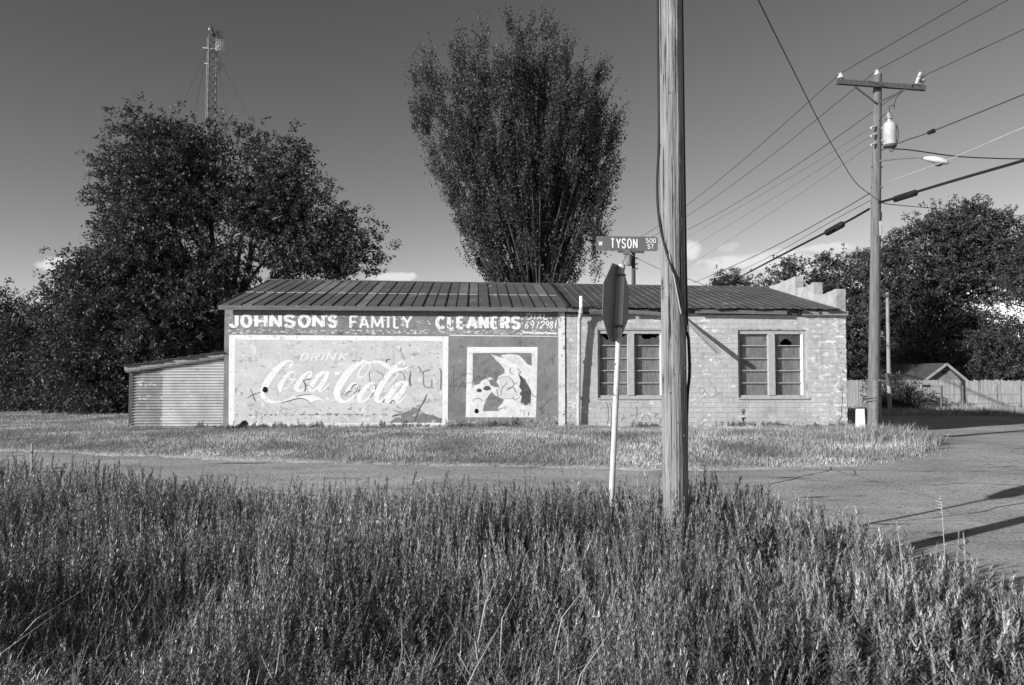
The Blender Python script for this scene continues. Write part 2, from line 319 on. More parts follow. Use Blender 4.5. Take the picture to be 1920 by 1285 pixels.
def edge_noise(x, y):
    q = np.stack([np.ravel(x)*1.7, np.ravel(y)*1.7, np.full(np.size(x), 3.3)], 1); q2 = q*3.1
    return ((vnoise(q)-.5)*.5+(vnoise(q2)-.5)*.3).reshape(np.shape(x))
def zground(x, y):
    s = road_sd(x, y)+edge_noise(x, y)*.7
    q = np.stack([np.ravel(x)*.9, np.ravel(y)*.9, np.full(np.size(x), 9.1)], 1); b = (vnoise(q)-.5).reshape(np.shape(x))*.06*smooth(.2, 1.5, -s)
    return gz(x, y)+.05+b-.16*smooth(-.35, .35, s)
EDGE = lambda x, y: np.exp(-((road_sd(x, y)+edge_noise(x, y)*.7+.05)/.28)**2)*(y > 9)
grid('ground', axis(-900, 900, -16, 15, .22), axis(-60, 1500, 3.5, 27, .2), zground, 'soil', {'edge': EDGE})
def zroad(x, y):
    q = np.stack([np.ravel(x)*.6, np.ravel(y)*.6, np.full(np.size(x), 1.7)], 1)
    return gz(x, y)+((vnoise(q)-.5)*.025).reshape(np.shape(x))
ROADO = grid('road', axis(-69, 44, -16, 15, .3), axis(-28, 35.8, 3, 27, .3), zroad, 'asphalt')
MT['tar'] = mat('tar_crack', .09, .17, 8, 5)
def road_crack(x, y, ang, n, w):              # a wandering crack lying on the asphalt
    L_, R_ = [], []
    for i in range(n):
        ang += random.gauss(0, .17); x += math.cos(ang)*.16; y += math.sin(ang)*.16; ww = w*.5*random.uniform(.4, 1.2)*min(1, 3*(1-abs(2*i/n-1)))+.002
        z = float(zroad(np.array([x]), np.array([y]))[0])+.006; L_.append((x-math.sin(ang)*ww, y+math.cos(ang)*ww, z)); R_.append((x+math.sin(ang)*ww, y-math.cos(ang)*ww, z))
    m = MB(); m.add(L_+R_, [(i, i+1, n+i+1, n+i) for i in range(n-1)]); m.build('crack', 'tar', ROADO, recalc=False)
for (x, y, a, n, w) in [(-7.5, 13.3, .1, 26, .018), (-4.6, 12.2, .05, 30, .016), (-1.5, 13.0, -.05, 34, .02), (3.3, 12.8, .1, 34, .02), (6.3, 13.2, .15, 30, .03), (6.8, 14.6, -.2, 24, .025), (4.6, 10.4, .3, 26, .014), (6.2, 11.5, 1.2, 22, .012), (8.5, 15.0, .1, 26, .02), (5.5, 9.2, .2, 22, .012), (-10, 14.5, .05, 30, .02), (.8, 11.0, 0, 26, .012), (10.5, 17.5, .3, 26, .02), (4.2, 7.6, .9, 18, .01)]: road_crack(x, y, a, n, w)
# ------------------------------------------------------------------ the old cleaners' building, in its own frame
B = thing('store_building', BO, 'long low painted brick building with faded wall lettering and a tin roof', 'building'); B.rotation_euler = (0, 0, TH); B['_local'] = 1
UL = 0.0; US = bl(1058, 700)[0]; UR = bl(1588, 700)[0]; DEP = 10.9
def ze(u): return 3.56-.05*u/UR
def zr(u): return 4.97-.19*u/UR
YR = 5.45; OV = .25
def wallbox(a, b, m='stucco', name='wall', label=None):
    o = MB().box(a, b).build(name, m, B)
    if label: o['label'] = label
    return o
wallbox((UL, 0, -.3), (US, .2, 3.52), label='grey painted wall with lettering')
gab = [(UL, 0.2, -.3), (UL, DEP, -.3), (UL, DEP, 3.4), (UL, YR, 4.75), (UL, .2, 3.45)]
MB().prism(gab, (.2, 0, 0)).build('wall', 'stucco', B)
MB().box((UL, DEP, -.3), (UR, DEP+.2, 3.4)).build('wall', 'brick', B)
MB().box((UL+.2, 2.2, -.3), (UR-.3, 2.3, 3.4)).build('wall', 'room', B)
wallbox((UL-.06, -.04, -.32), (UL+.26, .3, .1), 'concrete', 'corner_footing')
# windows in the brick half
WIN = [(bl(1121.5, 700)[0], bl(1247.5, 700)[0]), (bl(1385, 700)[0], bl(1513, 700)[0])]
WZ = (bl(1450, 746)[1], bl(1450, 619.5)[1])
seg = [US, WIN[0][0], WIN[0][1], WIN[1][0], WIN[1][1], UR]
for i in (0, 2, 4): MB().box((seg[i], .012, -.3), (seg[i+1], .2, 3.5)).build('wall', 'mortar', B)
for a, b in WIN:
    MB().box((a, .012, -.3), (b, .2, WZ[0])).build('wall', 'mortar', B)
    MB().box((a, .012, WZ[1]), (b, .2, 3.5)).build('wall', 'mortar', B)
# bricks
cube = MB().box((-.5, -.5, -.5), (.5, .5, .5)); cm = bpy.data.meshes.new('brick'); cm.from_pydata(cube.v, [], cube.f); cm.materials.append(MT['brick'])
ch, bw, jt = .146, .36, .008
bricks = []
k = 0; z = -.14
while z < 3.36:
    z1 = z+ch; spans = [(US+.04, UR)]
    if z1 > WZ[0]+.005 and z < WZ[1]-.005: spans = [(US+.04, WIN[0][0]-.01), (WIN[0][1]+.01, WIN[1][0]-.01), (WIN[1][1]+.01, UR)]
    for a, b in spans:
        u = a-(a-US) % bw-(bw/2 if k % 2 else 0)
        while u < b:
            p, q = max(u, a), min(u+bw, b)
            if q-p > .05: bricks.append((p, q, z, z1))
            u += bw
    z = z1; k += 1
def brick_rank(b):                            # those hidden by the pole in front or low in the grass come last
    mid = (b[0]+b[1])/2; u0, u1 = bl(1240, 700)[0], bl(1294, 700)[0]
    return (u0-.1 < mid < u1+.1)*2+(b[3] < .1)*1+(b[2] > 3.2)*1-(b[1]-b[0])
bricks.sort(key=brick_rank)
rest = MB()
for i, (p, q, z0, z1) in enumerate(bricks):
    pr = random.uniform(-.006, .001)
    if i < 300:
        o = bpy.data.objects.new('brick', cm); COL.objects.link(o); o.parent = B
        o.location = ((p+q)/2, .05-pr, (z0+z1)/2); o.scale = (q-p-jt, .1, z1-z0-jt)
    else: rest.box((p+jt/2, -pr, z0+jt/2), (q-jt/2, .1-pr, z1-jt/2))
rest.build('brick_field', 'brick', B)['kind'] = 'stuff'
MB().box((US-.17, -.03, -.1), (US+.02, .1, 3.45)).build('pilaster', 'pilaster', B)
MB().box((US+.022, -.012, -.1), (US+.05, .1, 3.45)).build('expansion_joint', 'hole_shade', B)
MB().box((US+.05, -.02, -.34), (UR+.0, .02, -.13)).build('plinth', 'concrete', B)
# windows
def window(a, b, broken):
    z0, z1 = WZ; y = .06
    f = MB(); t = .055
    f.box((a, y, z0), (a+t, y+.12, z1)); f.box((b-t*1.5, y, z0), (b, y+.12, z1)); f.box((a+t, y, z1-.11), (b-t*1.5, y+.12, z1)); f.box((a+t, y, z0), (b-t*1.5, y+.12, z0+.075))
    w = f.build('window', 'trim', B)
    m0 = a+(b-a)*.445; m1 = a+(b-a)*.54
    MB().box((m0, y-.035, z0+.075), (m1, y+.12, z1-.11)).build('mullion', 'trim', w)
    MB().box((b-t*1.5-.05, y-.01, z0+.076), (b-t*1.5-.001, y+.119, z1-.111)).build('jamb', 'trim_white', w)
    MB().hexa([(a-.04, -.045, z0-.045), (b+.04, -.045, z0-.045), (b+.04, .19, z0-.045), (a-.04, .19, z0-.045), (a-.04, -.045, z0-.006), (b+.04, -.045, z0-.006), (b+.04, .19, z0+.002), (a-.04, .19, z0+.002)]).build('sill', 'trim', w)
    zb, zt = z0+.075, z1-.11; h = (zt-zb)/5
    for si, (p, q) in enumerate(((a+t, m0), (m1, b-t*1.5-.05))):
        for r in range(1, 5):
            zz = zb+h*r+(.02 if r == 4 else 0)
            MB().box((p, y+.045, zz-.012), (q, y+.08, zz+.012)).build('glazing_bar', 'trim', w)
        MB().box((p-.02, y+.13, zb-.03), (q+.02, y+.145, zb+h*(4.0 if broken else (3.98 if si else 5.0)))).build('plywood_board', 'ply', w)
        for r in range(5):
            lo = zb+h*r+.012; hi = zb+h*(r+1)-.012
            if r == 3: hi += .02
            if r == 4: lo += .02
            P = [(p, lo), (q, lo), (q, hi), (p, hi)]; top = r == 4
            if top and broken:
                n = 9; e = []
                for j in range(n): e.append((q-(q-p)*(.04+.92*j/(n-1)), hi-(hi-lo)*(.08 if j in (0, n-1) else random.choice((.25, .45, .7, .35, .55))*(1 if 0 < j < (6 if si else 8) else .3))))
                P = [(p, lo), (q, lo), (q, hi)]+e+[(p, hi)]
            elif top and si:
                cx = p+(q-p)*.45; e = [(cx+math.cos(an)*(.17+.03*math.sin(5*an)), lo+math.sin(an)*(hi-lo)*.62) for an in np.linspace(math.pi, 0, 9)]
                P = [(p, lo)]+e+[(q, lo), (q, hi), (p, hi)]
            MB().prism([(x, y+.06, zz) for x, zz in P], (0, .004, 0)).build('pane', 'glass_dirty' if top and (broken or si) else 'glass', w)
window(*WIN[0], True); window(*WIN[1], False)
# roof: standing seam tin on the left half, ribbed tin on the right half
def rp(u, t, h=0.0):                          # t runs 0 at the eave to 1 at the ridge
    y = -OV+(YR+OV)*t; z = ze(u)+(zr(u)-ze(u))*t; return Vector((u, y-h*.24, z+h*.97))
npan = 31; ua, ub = UL-.12, US+.05; pw = (ub-ua)/npan
for i in range(npan):
    u0, u1 = ua+i*pw, ua+(i+1)*pw
    for (t0, t1, h) in ((0, .46, 0), (.45, 1, .006)):
        P = [rp(u0, t0, h), rp(u1-.004, t0, h), rp(u1-.004, t1, h), rp(u0, t1, h)]
        j = random.uniform(-.004, .004)
        MB().hexa([p-Vector((0, 0, .012)) for p in P]+[p+Vector((0, 0, j*0)) for p in P]).build('roof_panel', 'tin_pale' if (t0 > 0 and (i in (7, 8, 9, 12, 22) or random.random() < .08)) or random.random() < .03 else 'tin_roof', B)
    w = .024 if i % 2 == 0 else .015; hh = .024 if i % 2 == 0 else .014
    MB().bar(rp(u0, -.004, hh/2), rp(u0, 1, hh/2), w, hh, (0, -.24, .97)).build('roof_seam', 'seam', B)
    if random.random() < .8: MB().bar(rp(u0+.04, .455, .012), rp(u1-.03, .455, .012), .04, .012, (0, -.24, .97)).build('roof_lap', 'lap', B)
MB().bar(rp(ub, -.005, .04), rp(ub, 1, .04), .1, .08, (0, -.24, .97)).build('roof_seam', 'seam', B)
# ribbed sheets
uc = ub+.06; ue = UR-.3; ns = 15; sw = (ue-uc)/ns
for i in range(ns):
    for (t0, t1, h) in ((-.012, .63, 0.), (.62, 1., .008)):
        V = []; F = []; K = 16; jit = random.uniform(-.012, .008) if t0 < 0 else 0
        T = (t0+jit, (t0+t1)/2, t1)
        for t in T:
            for kx in range(K+1):
                u = uc+i*sw+sw*kx/K; q = (kx/K*2) % 1; rib = .022*max(0, 1-abs(q-.5)/.11)
                V.append(rp(u, t, h+rib+(.01*math.sin(i*2.1+kx*.3) if t < 0 else 0)))
        for r_ in range(2):
            for kx in range(K): F.append((r_*(K+1)+kx, r_*(K+1)+kx+1, (r_+1)*(K+1)+kx+1, (r_+1)*(K+1)+kx))
        n = len(V); V2 = V+[v-Vector((0, 0, .006)) for v in V]; F2 = F+[tuple(x+n for x in f[::-1]) for f in F]
        m = MB(); m.add(V2, F2); m.build('roof_sheet', 'old_tin', B, recalc=False)
MB().tube([rp(u, 1.0, .01) for u in np.linspace(ua, ue, 30)], .045, 6).build('ridge_cap', 'old_tin', B)
# far slope, soffit, rafters, fascia
MB().hexa([(ua, YR, zr(0)-.03), (ue, YR, zr(UR)-.03), (ue, DEP+.4, 3.45), (ua, DEP+.4, 3.45), (ua, YR, zr(0)), (ue, YR, zr(UR)), (ue, DEP+.4, 3.48), (ua, DEP+.4, 3.48)]).build('roof_slope', 'old_tin', B)
MB().hexa([rp(ua, 0.001)-Vector((0, 0, .14)), rp(ub, .001)-Vector((0, 0, .14)), rp(ub, .001)-Vector((0, -.03, .14)), rp(ua, .001)-Vector((0, -.03, .14)),
           rp(ua, 0.001)-Vector((0, 0, .014)), rp(ub, .001)-Vector((0, 0, .014)), rp(ub, .001)-Vector((0, -.03, .014)), rp(ua, .001)-Vector((0, -.03, .014))]).build('fascia', 'fascia', B)
for (p, q, dz, sag) in ((ub+.02, bl(1130, 575)[0], .0, 0), (bl(1176, 575)[0], bl(1262, 575)[0], .05, .12), (bl(1300, 575)[0], bl(1470, 585)[0], .02, .02)):
    pts = [Vector((u, -OV+.03+.02*dz, ze(u)-.08-dz-sag*((u-p)/(q-p))**2)) for u in np.linspace(p, q, 8)]
    m = MB()
    for a_, b_ in zip(pts[:-1], pts[1:]): m.bar(a_, b_, .03, .11)
    m.build('fascia', 'fascia', B)
MB().box((ub, -.10, 3.34), (ue+.02, -.001, 3.46)).build('wall_plate', 'dark_wood', B)
MB().box((bl(1500, 588)[0], -.15, 3.33), (UR+.01, -.101, 3.45)).build('eave_board', 'wood', B)
u = ub+.2
while u < ue:
    MB().hexa([(u, -OV+.06, ze(u)-.15), (u+.05, -OV+.06, ze(u)-.15), (u+.05, .3, ze(u)-.02), (u, .3, ze(u)-.02), (u, -OV+.06, ze(u)-.03), (u+.05, -OV+.06, ze(u)-.03), (u+.05, .3, ze(u)+.1), (u, .3, ze(u)+.1)]).build('rafter', 'dark_wood', B); u += .61
# gable fillers
MB().prism([(UL+.005, .21, 3.4), (UL+.005, YR, zr(0)-.05), (UL+.005, DEP, 3.4)], (.12, 0, 0)).build('gable', 'stucco', B)
# stepped parapet on the right-hand end wall
TW = .28
MB().box((UR-TW, .012, -.3), (UR-.003, .2, 3.5)).build('wall', 'mortar', B)
MB().box((UR-TW, .201, -.3), (UR, DEP, 3.45)).build('wall', 'brick', B)
for (y0, y1, zt) in ((-.0, 1.58, 4.13), (1.58, 3.06, 4.52), (3.06, 6.4, 4.90), (6.4, 8.2, 4.5), (8.2, DEP+.2, 4.1)):
    m = MB(); K = 10; h0 = 3.46
    for j in range(K):
        a0 = y0+(y1-y0)*j/K; a1 = y0+(y1-y0)*(j+1)/K
        d0 = .05*(1-abs(2*j/K-1))+.02*random.random()
        m.box((UR-TW, a0+.0005, h0), (UR, a1, zt-d0))
    m.build('parapet_step', 'cement', B)
    MB().box((UR-TW-.004, y0-.004, zt-.22), (UR+.004, y0+.2, zt+.004)).build('parapet_cap', 'cement', B)
# standing vent pipe in front of the wall
pu = bl(1087, 700, -.2)[0]; zt = bl(1089, 556, -.25)[1]
pp = [Vector((pu-.03, -.10, -.2)), Vector((pu-.03, -.12, .6)), Vector((pu-.015, -.17, 2.0)), Vector((pu-.005, -.24, 3.2)), Vector((pu+.03, -.30, 3.38)), Vector((pu+.035, -.32, 3.5))]
vp = MB().tube(pp, .056, 12).build('vent_pipe', 'pipe', B, smooth=True)
MB().tube([pp[-1], pp[-1]+Vector((0, 0, zt-3.5))], .052, 12).build('pipe_end', 'trim_white', vp, smooth=True)
for i, zc in ((1, .9), (2, 2.05), (3, 3.2), (4, 3.46)):
    c = pp[i] if i > 1 else Vector((pu-.027, -.13, .9)); MB().tube([c-Vector((0, 0, .04)), c+Vector((0, 0, .04))], .073, 12).build('pipe_collar', 'pipe', vp, smooth=True)
# hanging board at the eave
ha = Vector((bl(1280, 596, -.1)[0], -.1, bl(1280, 596, -.1)[1])); q = bl(1350, 661, -.62); hb = Vector((q[0], -.62, q[1]))
MB().bar(ha, hb, .10, .03, (0, -1, .3)).build('hanging_board', 'wood', B)
MB().bar(ha+Vector((.02, -.02, -.05)), hb+Vector((-.08, .02, -.02)), .03, .03, (0, -1, .3)).build('hanging_batten', 'fascia', B)
MB().tube([(pu+.3, -.2, 3.36), (pu+.65, -.22, 3.36), (pu+1.2, -.24, 3.42)], .07, 10).build('gutter_stub', 'dark_wood', B, smooth=True)
# ------------------------------------------------------------------ writing and painted panels on the wall
LAY = [0.0]
def lay(): LAY[0] = (LAY[0]+.00012) % .0018; return LAY[0]
def ink(m, pts, lift=0.0):
    """pts: (u, z, width) in the wall's plane; a ribbon lying on the wall"""
    y0 = -.005-lift*.45-lay(); k = len(pts); L_ = []; Rr = []
    for i, p in enumerate(pts):
        a = pts[max(i-1, 0)]; b = pts[min(i+1, k-1)]; dx, dz = b[0]-a[0], b[1]-a[1]; n = math.hypot(dx, dz) or 1
        w = p[2]/2; y = y0-.0001*i/k
        L_.append((p[0]-dz/n*w, y, p[1]+dx/n*w)); Rr.append((p[0]+dz/n*w, y, p[1]-dx/n*w))
    m.add(L_+Rr, [(i, i+1, k+i+1, k+i) for i in range(k-1)])
    for e in (0, k-1):                        # rounded ends
        p = pts[e]; w = p[2]/2; ring = [(p[0]+math.cos(t)*w, y0-.00016-.00001*e, p[1]+math.sin(t)*w) for t in np.linspace(0, 2*math.pi, 9)[:-1]]
        if len(pts) > 2: m.add(ring, [tuple(range(8))])
def patch(name, poly, m, parent, lift=0.0, ragged=False):   # a flat painted patch, poly in photo pixels
    if ragged:
        q = []
        for (x0, y0), (x1, y1) in zip(poly, poly[1:]+poly[:1]):
            for t in np.linspace(0, 1, 9)[:-1]: q.append((x0+(x1-x0)*t+random.uniform(-1.1, 1.1), min(793.2, y0+(y1-y0)*t+random.uniform(-1.0, 1.0))))
        poly = q
    y = -.0025-lift*.45-lay(); b = MB(); P = [bl(*p) for p in poly]; b.prism([(u, y, z) for u, z in P], (0, .0025, 0)); return b.build(name, m, parent)
def rect(a, b, c, d): return [(a, b), (c, b), (c, d), (a, d)]
SCL = 23.3/FPX
def strokes(name, mt, parent, groups):
    for f, lst, lift, k in groups:
        for pts in lst:
            m = MB(); pxink(m, pts, f, k, lift); m.build(name, mt, parent, recalc=False)
THIN = [1.0]
def pxink(m, pts, f, k=6, lift=0.):           # zoom coords -> pixels -> wall ; pts (x, y, w), f = (scale, ox, oy)
    s, ox, oy = f; Q = []
    for x, y, w in (spline(pts, k) if k > 1 else pts):
        u, z = bl(ox+x/s, oy+y/s); Q.append((u, z, max(w, 1)/s*SCL*THIN[0]))
    ink(m, Q, lift)
# big faded panel
pan = patch('sign_panel', [(431, 630), (839, 633), (838, 800), (430, 803)], 'panel', B)
for poly in ([(430, 628), (841, 631), (840.5, 640), (441, 637)], [(429.6, 628), (441, 637), (439.5, 797), (428.6, 805)], [(441, 794), (829, 793), (838, 803), (429, 805)], [(831, 639.7), (841, 631), (839.5, 803), (829, 793)]):
    patch('sign_border', poly, 'white', pan, .004)
patch('paint_stain', [(727, 793), (741, 785), (752, 778), (756, 774), (770, 770), (774, 763), (783, 766), (790, 770), (800, 777), (815, 780), (830, 786), (830, 793)], 'stain', pan, .0035, True)
SA = (10.706, 480, 650); SB = (9.517, 620, 660)
m = MB()
for pts in ([(690, 400, 70), (705, 372, 60), (738, 340, 36), (722, 300, 34), (650, 292, 46), (560, 335, 82), (460, 420, 104), (360, 530, 122), (270, 650, 134), (195, 770, 134), (143, 880, 112), (130, 950, 95), (150, 1010, 92), (220, 1068, 84), (320, 1110, 56), (450, 1113, 36), (600, 1080, 26), (740, 1035, 32), (850, 1005, 50), (930, 1005, 62)],
            [(740, 505, 30), (680, 530, 55), (600, 610, 76), (530, 710, 92), (490, 800, 98), (490, 880, 74)], [(500, 890, 40), (545, 875, 28), (600, 840, 22), (690, 770, 24), (745, 680, 28), (776, 590, 32), (770, 530, 32), (738, 505, 30)],
            [(720, 512, 25), (690, 540, 24), (662, 590, 22), (680, 640, 24), (740, 668, 26), (810, 660, 30)],
            [(1075, 605, 76), (1095, 585, 50), (1118, 555, 34), (1105, 515, 34), (1060, 512, 42), (990, 560, 64), (910, 650, 88), (850, 740, 104), (815, 820, 104), (835, 875, 76), (900, 888, 48), (960, 862, 36), (1020, 812, 36), (1090, 780, 40)],
            [(1400, 520, 40), (1330, 532, 72), (1250, 600, 92), (1170, 700, 98), (1115, 790, 92), (1090, 855, 84), (1130, 892, 54), (1200, 855, 42), (1290, 760, 30), (1350, 660, 26)],
            [(1448, 520, 62), (1425, 580, 84), (1370, 690, 92), (1310, 790, 92), (1275, 860, 84), (1300, 893, 44), (1360, 868, 34), (1430, 800, 28), (1478, 740, 24)], [(1350, 512, 40), (1400, 512, 36), (1450, 518, 30)],
            [(1605, 545, 66), (1630, 540, 76), (1655, 540, 60)]): pxink(m, pts, SA, 7)
for pts in ([(690, 205, 28), (620, 172, 40), (540, 192, 66), (440, 250, 96), (330, 350, 120), (230, 480, 130), (152, 610, 130), (116, 730, 124), (130, 820, 104), (190, 878, 74), (260, 890, 42), (350, 850, 36), (430, 770, 38), (477, 690, 38), (480, 610, 38), (440, 566, 44), (390, 580, 64), (340, 640, 64), (292, 690, 44), (252, 780, 6)],
            [(690, 200, 26), (640, 205, 24), (560, 285, 26), (507, 360, 26), (495, 420, 24), (540, 456, 20), (610, 430, 20), (672, 350, 26), (706, 250, 26), (692, 190, 30), (760, 180, 44), (860, 183, 62), (950, 220, 78), (1030, 270, 74), (1080, 300, 40)],
            [(750, 556, 30), (710, 566, 50), (640, 625, 76), (570, 715, 84), (522, 800, 88), (522, 868, 78), (570, 892, 48), (650, 850, 36), (730, 760, 36), (782, 660, 36), (790, 595, 36), (752, 556, 32)], [(690, 610, 20), (662, 655, 20), (718, 690, 22), (785, 690, 28), (830, 682, 30)],
            [(1300, 245, 24), (1318, 195, 26), (1270, 172, 34), (1220, 205, 54), (1130, 292, 84), (1040, 402, 94), (950, 530, 98), (880, 650, 102), (828, 770, 98), (822, 855, 84), (870, 890, 54), (930, 850, 38), (985, 790, 34)],
            [(1100, 385, 20), (1150, 345, 40), (1215, 320, 52), (1290, 308, 44), (1350, 285, 30), (1415, 236, 8)], [(1205, 395, 28), (1130, 490, 24), (1050, 580, 18), (960, 632, 10)], [(1185, 300, 18), (1240, 300, 30), (1300, 305, 30)],
            [(1300, 552, 40), (1225, 562, 74), (1140, 655, 94), (1062, 765, 98), (1005, 850, 90), (1040, 895, 50), (1110, 840, 38), (1190, 740, 30)], [(1365, 558, 44), (1320, 630, 84), (1235, 760, 98), (1165, 868, 84), (1205, 902, 48), (1280, 850, 32), (1342, 765, 18)], [(1240, 550, 36), (1300, 552, 30), (1378, 543, 22)]): pxink(m, pts, SB, 7)
y = -.008-lay(); P = [bl(480+a/10.706, 650+b/10.706) for a, b in [(900, 985), (1000, 975), (1110, 978), (1230, 1000), (1340, 1065), (1408, 1120), (1320, 1078), (1220, 1080), (1150, 1110), (1117, 1162), (1060, 1100), (1000, 1060), (920, 1040)]]
m.add([(u, y, z) for u, z in P], [tuple(range(len(P)))]); m.build('script_lettering', 'white', pan, recalc=False)
# stroke alphabet (unit box, y up)
def arc(cx, cy, rx, ry, a0, a1, n=14): return [(cx+rx*math.cos(R(t)), cy+ry*math.sin(R(t))) for t in np.linspace(a0, a1, n)]
S_ = [tuple(p) for p in spline([(.95, .80), (.75, .98), (.35, 1.0), (.05, .82), (.12, .60), (.5, .50), (.88, .38), (.95, .17), (.68, .0), (.25, .02), (.02, .2)], 4)]
GL = {'J': [[(.92, 1), (.92, .25)]+arc(.5, .25, .42, .25, 0, -180, 10)], 'O': [arc(.5, .5, .5, .5, 90, 450, 26)], 'H': [[(0, 0), (0, 1)], [(1, 0), (1, 1)], [(0, .5), (1, .5)]],
      'N': [[(0, 0), (0, 1)], [(0, 1), (1, 0)], [(1, 0), (1, 1)]], 'S': [S_], "'": [[(.6, 1), (.3, 0)]], 'F': [[(0, 0), (0, 1)], [(0, 1), (1, 1)], [(0, .53), (.8, .53)]], 'A': [[(0, 0), (.5, 1)], [(.5, 1), (1, 0)], [(.2, .3), (.8, .3)]],
      'M': [[(0, 0), (.08, 1)], [(.08, 1), (.5, .1)], [(.5, .1), (.92, 1)], [(.92, 1), (1, 0)]], 'I': [[(.5, 0), (.5, 1)]], 'L': [[(0, 1), (0, 0)], [(0, 0), (1, 0)]], 'Y': [[(0, 1), (.5, .45)], [(1, 1), (.5, .45)], [(.5, .48), (.5, 0)]],
      'C': [arc(.55, .5, .55, .5, 40, 320, 20)], 'E': [[(0, 0), (0, 1)], [(0, 1), (1, 1)], [(0, .52), (.85, .52)], [(0, 0), (1, 0)]], 'R': [[(0, 0), (0, 1)], [(0, 1), (.55, 1)]+arc(.6, .75, .4, .25, 90, -90, 9)+[(.0, .5)], [(.5, .5), (1, 0)]],
      'D': [[(0, 0), (0, 1)], [(0, 1), (.4, 1)]+arc(.4, .5, .6, .5, 90, -90, 12)+[(0, 0)]], 'K': [[(0, 0), (0, 1)], [(1, 1), (0, .42)], [(.3, .6), (1, 0)]], 'T': [[(0, 1), (1, 1)], [(.5, 1), (.5, 0)]], 'W': [[(0, 1), (.25, 0)], [(.25, 0), (.5, .9)], [(.5, .9), (.75, 0)], [(.75, 0), (1, 1)]],
      '5': [[(.9, 1), (.12, 1), (.05, .52)]+arc(.48, .33, .47, .33, 130, -150, 14)], '0': [arc(.5, .5, .5, .5, 90, 450, 22)], '6': [spline([(.8, 1), (.3, .75), (.05, .35), (.3, .02), (.8, .1), (.85, .4), (.45, .5), (.1, .35)], 4)], '9': [spline([(.9, .75), (.6, .5), (.1, .6), (.15, .95), (.6, 1), (.9, .75), (.8, .3), (.55, 0)], 4)],
      '7': [[(0, 1), (.9, 1), (.45, 0)]], '2': [spline([(.05, .75), (.3, 1), (.8, .95), (.85, .65), (.3, .25), (0, 0), (.5, .08), (1, .02)], 4)], '8': [spline([(.5, .52), (.1, .78), (.5, 1), (.9, .78), (.5, .52), (.05, .25), (.5, 0), (.95, .25), (.5, .52)], 4)], '1': [[(.5, 0), (.55, 1)]]}
def glyph(ch, x0, x1, y0, y1, thick, thin, slant=0.0, serif=0.0):
    """strokes of one letter in pixel space (y0 top, y1 bottom), lists of (x, y, w)"""
    out = []; w, h = x1-x0, y1-y0
    for st in GL[ch]:
        P = []
        for i, p in enumerate(st):
            a = st[max(i-1, 0)]; b = st[min(i+1, len(st)-1)]; dx, dy = (b[0]-a[0])*w, (b[1]-a[1])*h; n = math.hypot(dx, dy) or 1
            wd = thin+(thick-thin)*abs(dy/n); e = thick/2; et = thin/2
            X = x0+e+p[0]*(w-thick); Y = y1-et-p[1]*(h-thin); X += slant*(y1-Y); P.append((X, Y, wd))
        if len(P) == 2: P = [P[0], tuple((a+b)/2 for a, b in zip(*P)), P[1]]
        out.append(P)
    if serif:
        for st in list(out):
            for q in (st[0], st[-1]):
                if abs(st[0][0]-st[-1][0]) < w*.4 and abs(st[0][1]-st[-1][1]) > h*.8 and len(st) == 3: out.append([(q[0]-serif, q[1], thin), (q[0], q[1], thin), (q[0]+serif, q[1], thin)])
    return out
ONE = (1, 0, 0)
def word(name, letters, y0, y1, thick, thin, m, slant=0, serif=0, lift=.0):
    for ch, x0, x1 in letters:
        b = MB(); yy = (y0, y1) if ch != "'" else (y0-2, y0+8)
        for st in glyph(ch, x0, x1, *yy, thick if ch != "'" else 4, thin, slant, serif):
            ink2 = [(bl(x, y)[0], bl(x, y)[1], wd*SCL) for x, y, wd in st]
            y_ = -.005-lift*.45-lay(); k = len(ink2); L_ = []; Rr = []
            for i, p in enumerate(ink2):
                a = ink2[max(i-1, 0)]; c = ink2[min(i+1, k-1)]; dx, dz = c[0]-a[0], c[1]-a[1]; n = math.hypot(dx, dz) or 1; ww = p[2]/2
                L_.append((p[0]-dz/n*ww, y_-.0002*i/k, p[1]+dx/n*ww)); Rr.append((p[0]+dz/n*ww, y_-.0002*i/k, p[1]-dx/n*ww))
            b.add(L_+Rr, [(i, i+1, k+i+1, k+i) for i in range(k-1)])
        b.build(name, m, B, recalc=False)
word('painted_letter', [('J', 428, 449), ('O', 450.5, 473.5), ('H', 477, 502), ('N', 504.5, 529), ('S', 531, 555), ('O', 558.5, 583), ('N', 585, 609.5), ("'", 608.5, 616), ('S', 614, 634)], 589.5, 615, 7.4, 5.0, 'worn_white')
word('painted_letter', [('F', 655, 673), ('A', 673, 693), ('M', 695, 720), ('I', 724, 732), ('L', 737, 750), ('Y', 753, 774)], 592, 616.5, 4.6, 3.4, 'worn_white')
word('painted_letter', [('C', 816, 836), ('L', 838, 854), ('E', 855, 872), ('A', 873, 897), ('N', 897, 917), ('E', 919, 936), ('R', 938, 957), ('S', 957.5, 977)], 592.5, 618, 7.4, 5.0, 'worn_white')
word('painted_letter', [('D', 986, 997), ('I', 1000, 1004), ('A', 1006, 1016), ('L', 1018, 1028)], 588, 600, 2.2, 1.9, 'worn_white', .12)
word('painted_numeral', [('6', 983, 991), ('9', 993, 1001), ('7', 1003, 1010), ('2', 1011, 1021), ('9', 1021, 1029), ('8', 1029, 1037), ('1', 1039, 1043)], 602, 617, 2.2, 1.9, 'worn_white', .15)
word('painted_letter', [('D', 561, 577), ('R', 581, 597), ('I', 600, 607), ('N', 609, 626), ('K', 633, 649)], 662, 676.5, 3.9, 2.0, 'faint_white', .45, 2.4, .003)
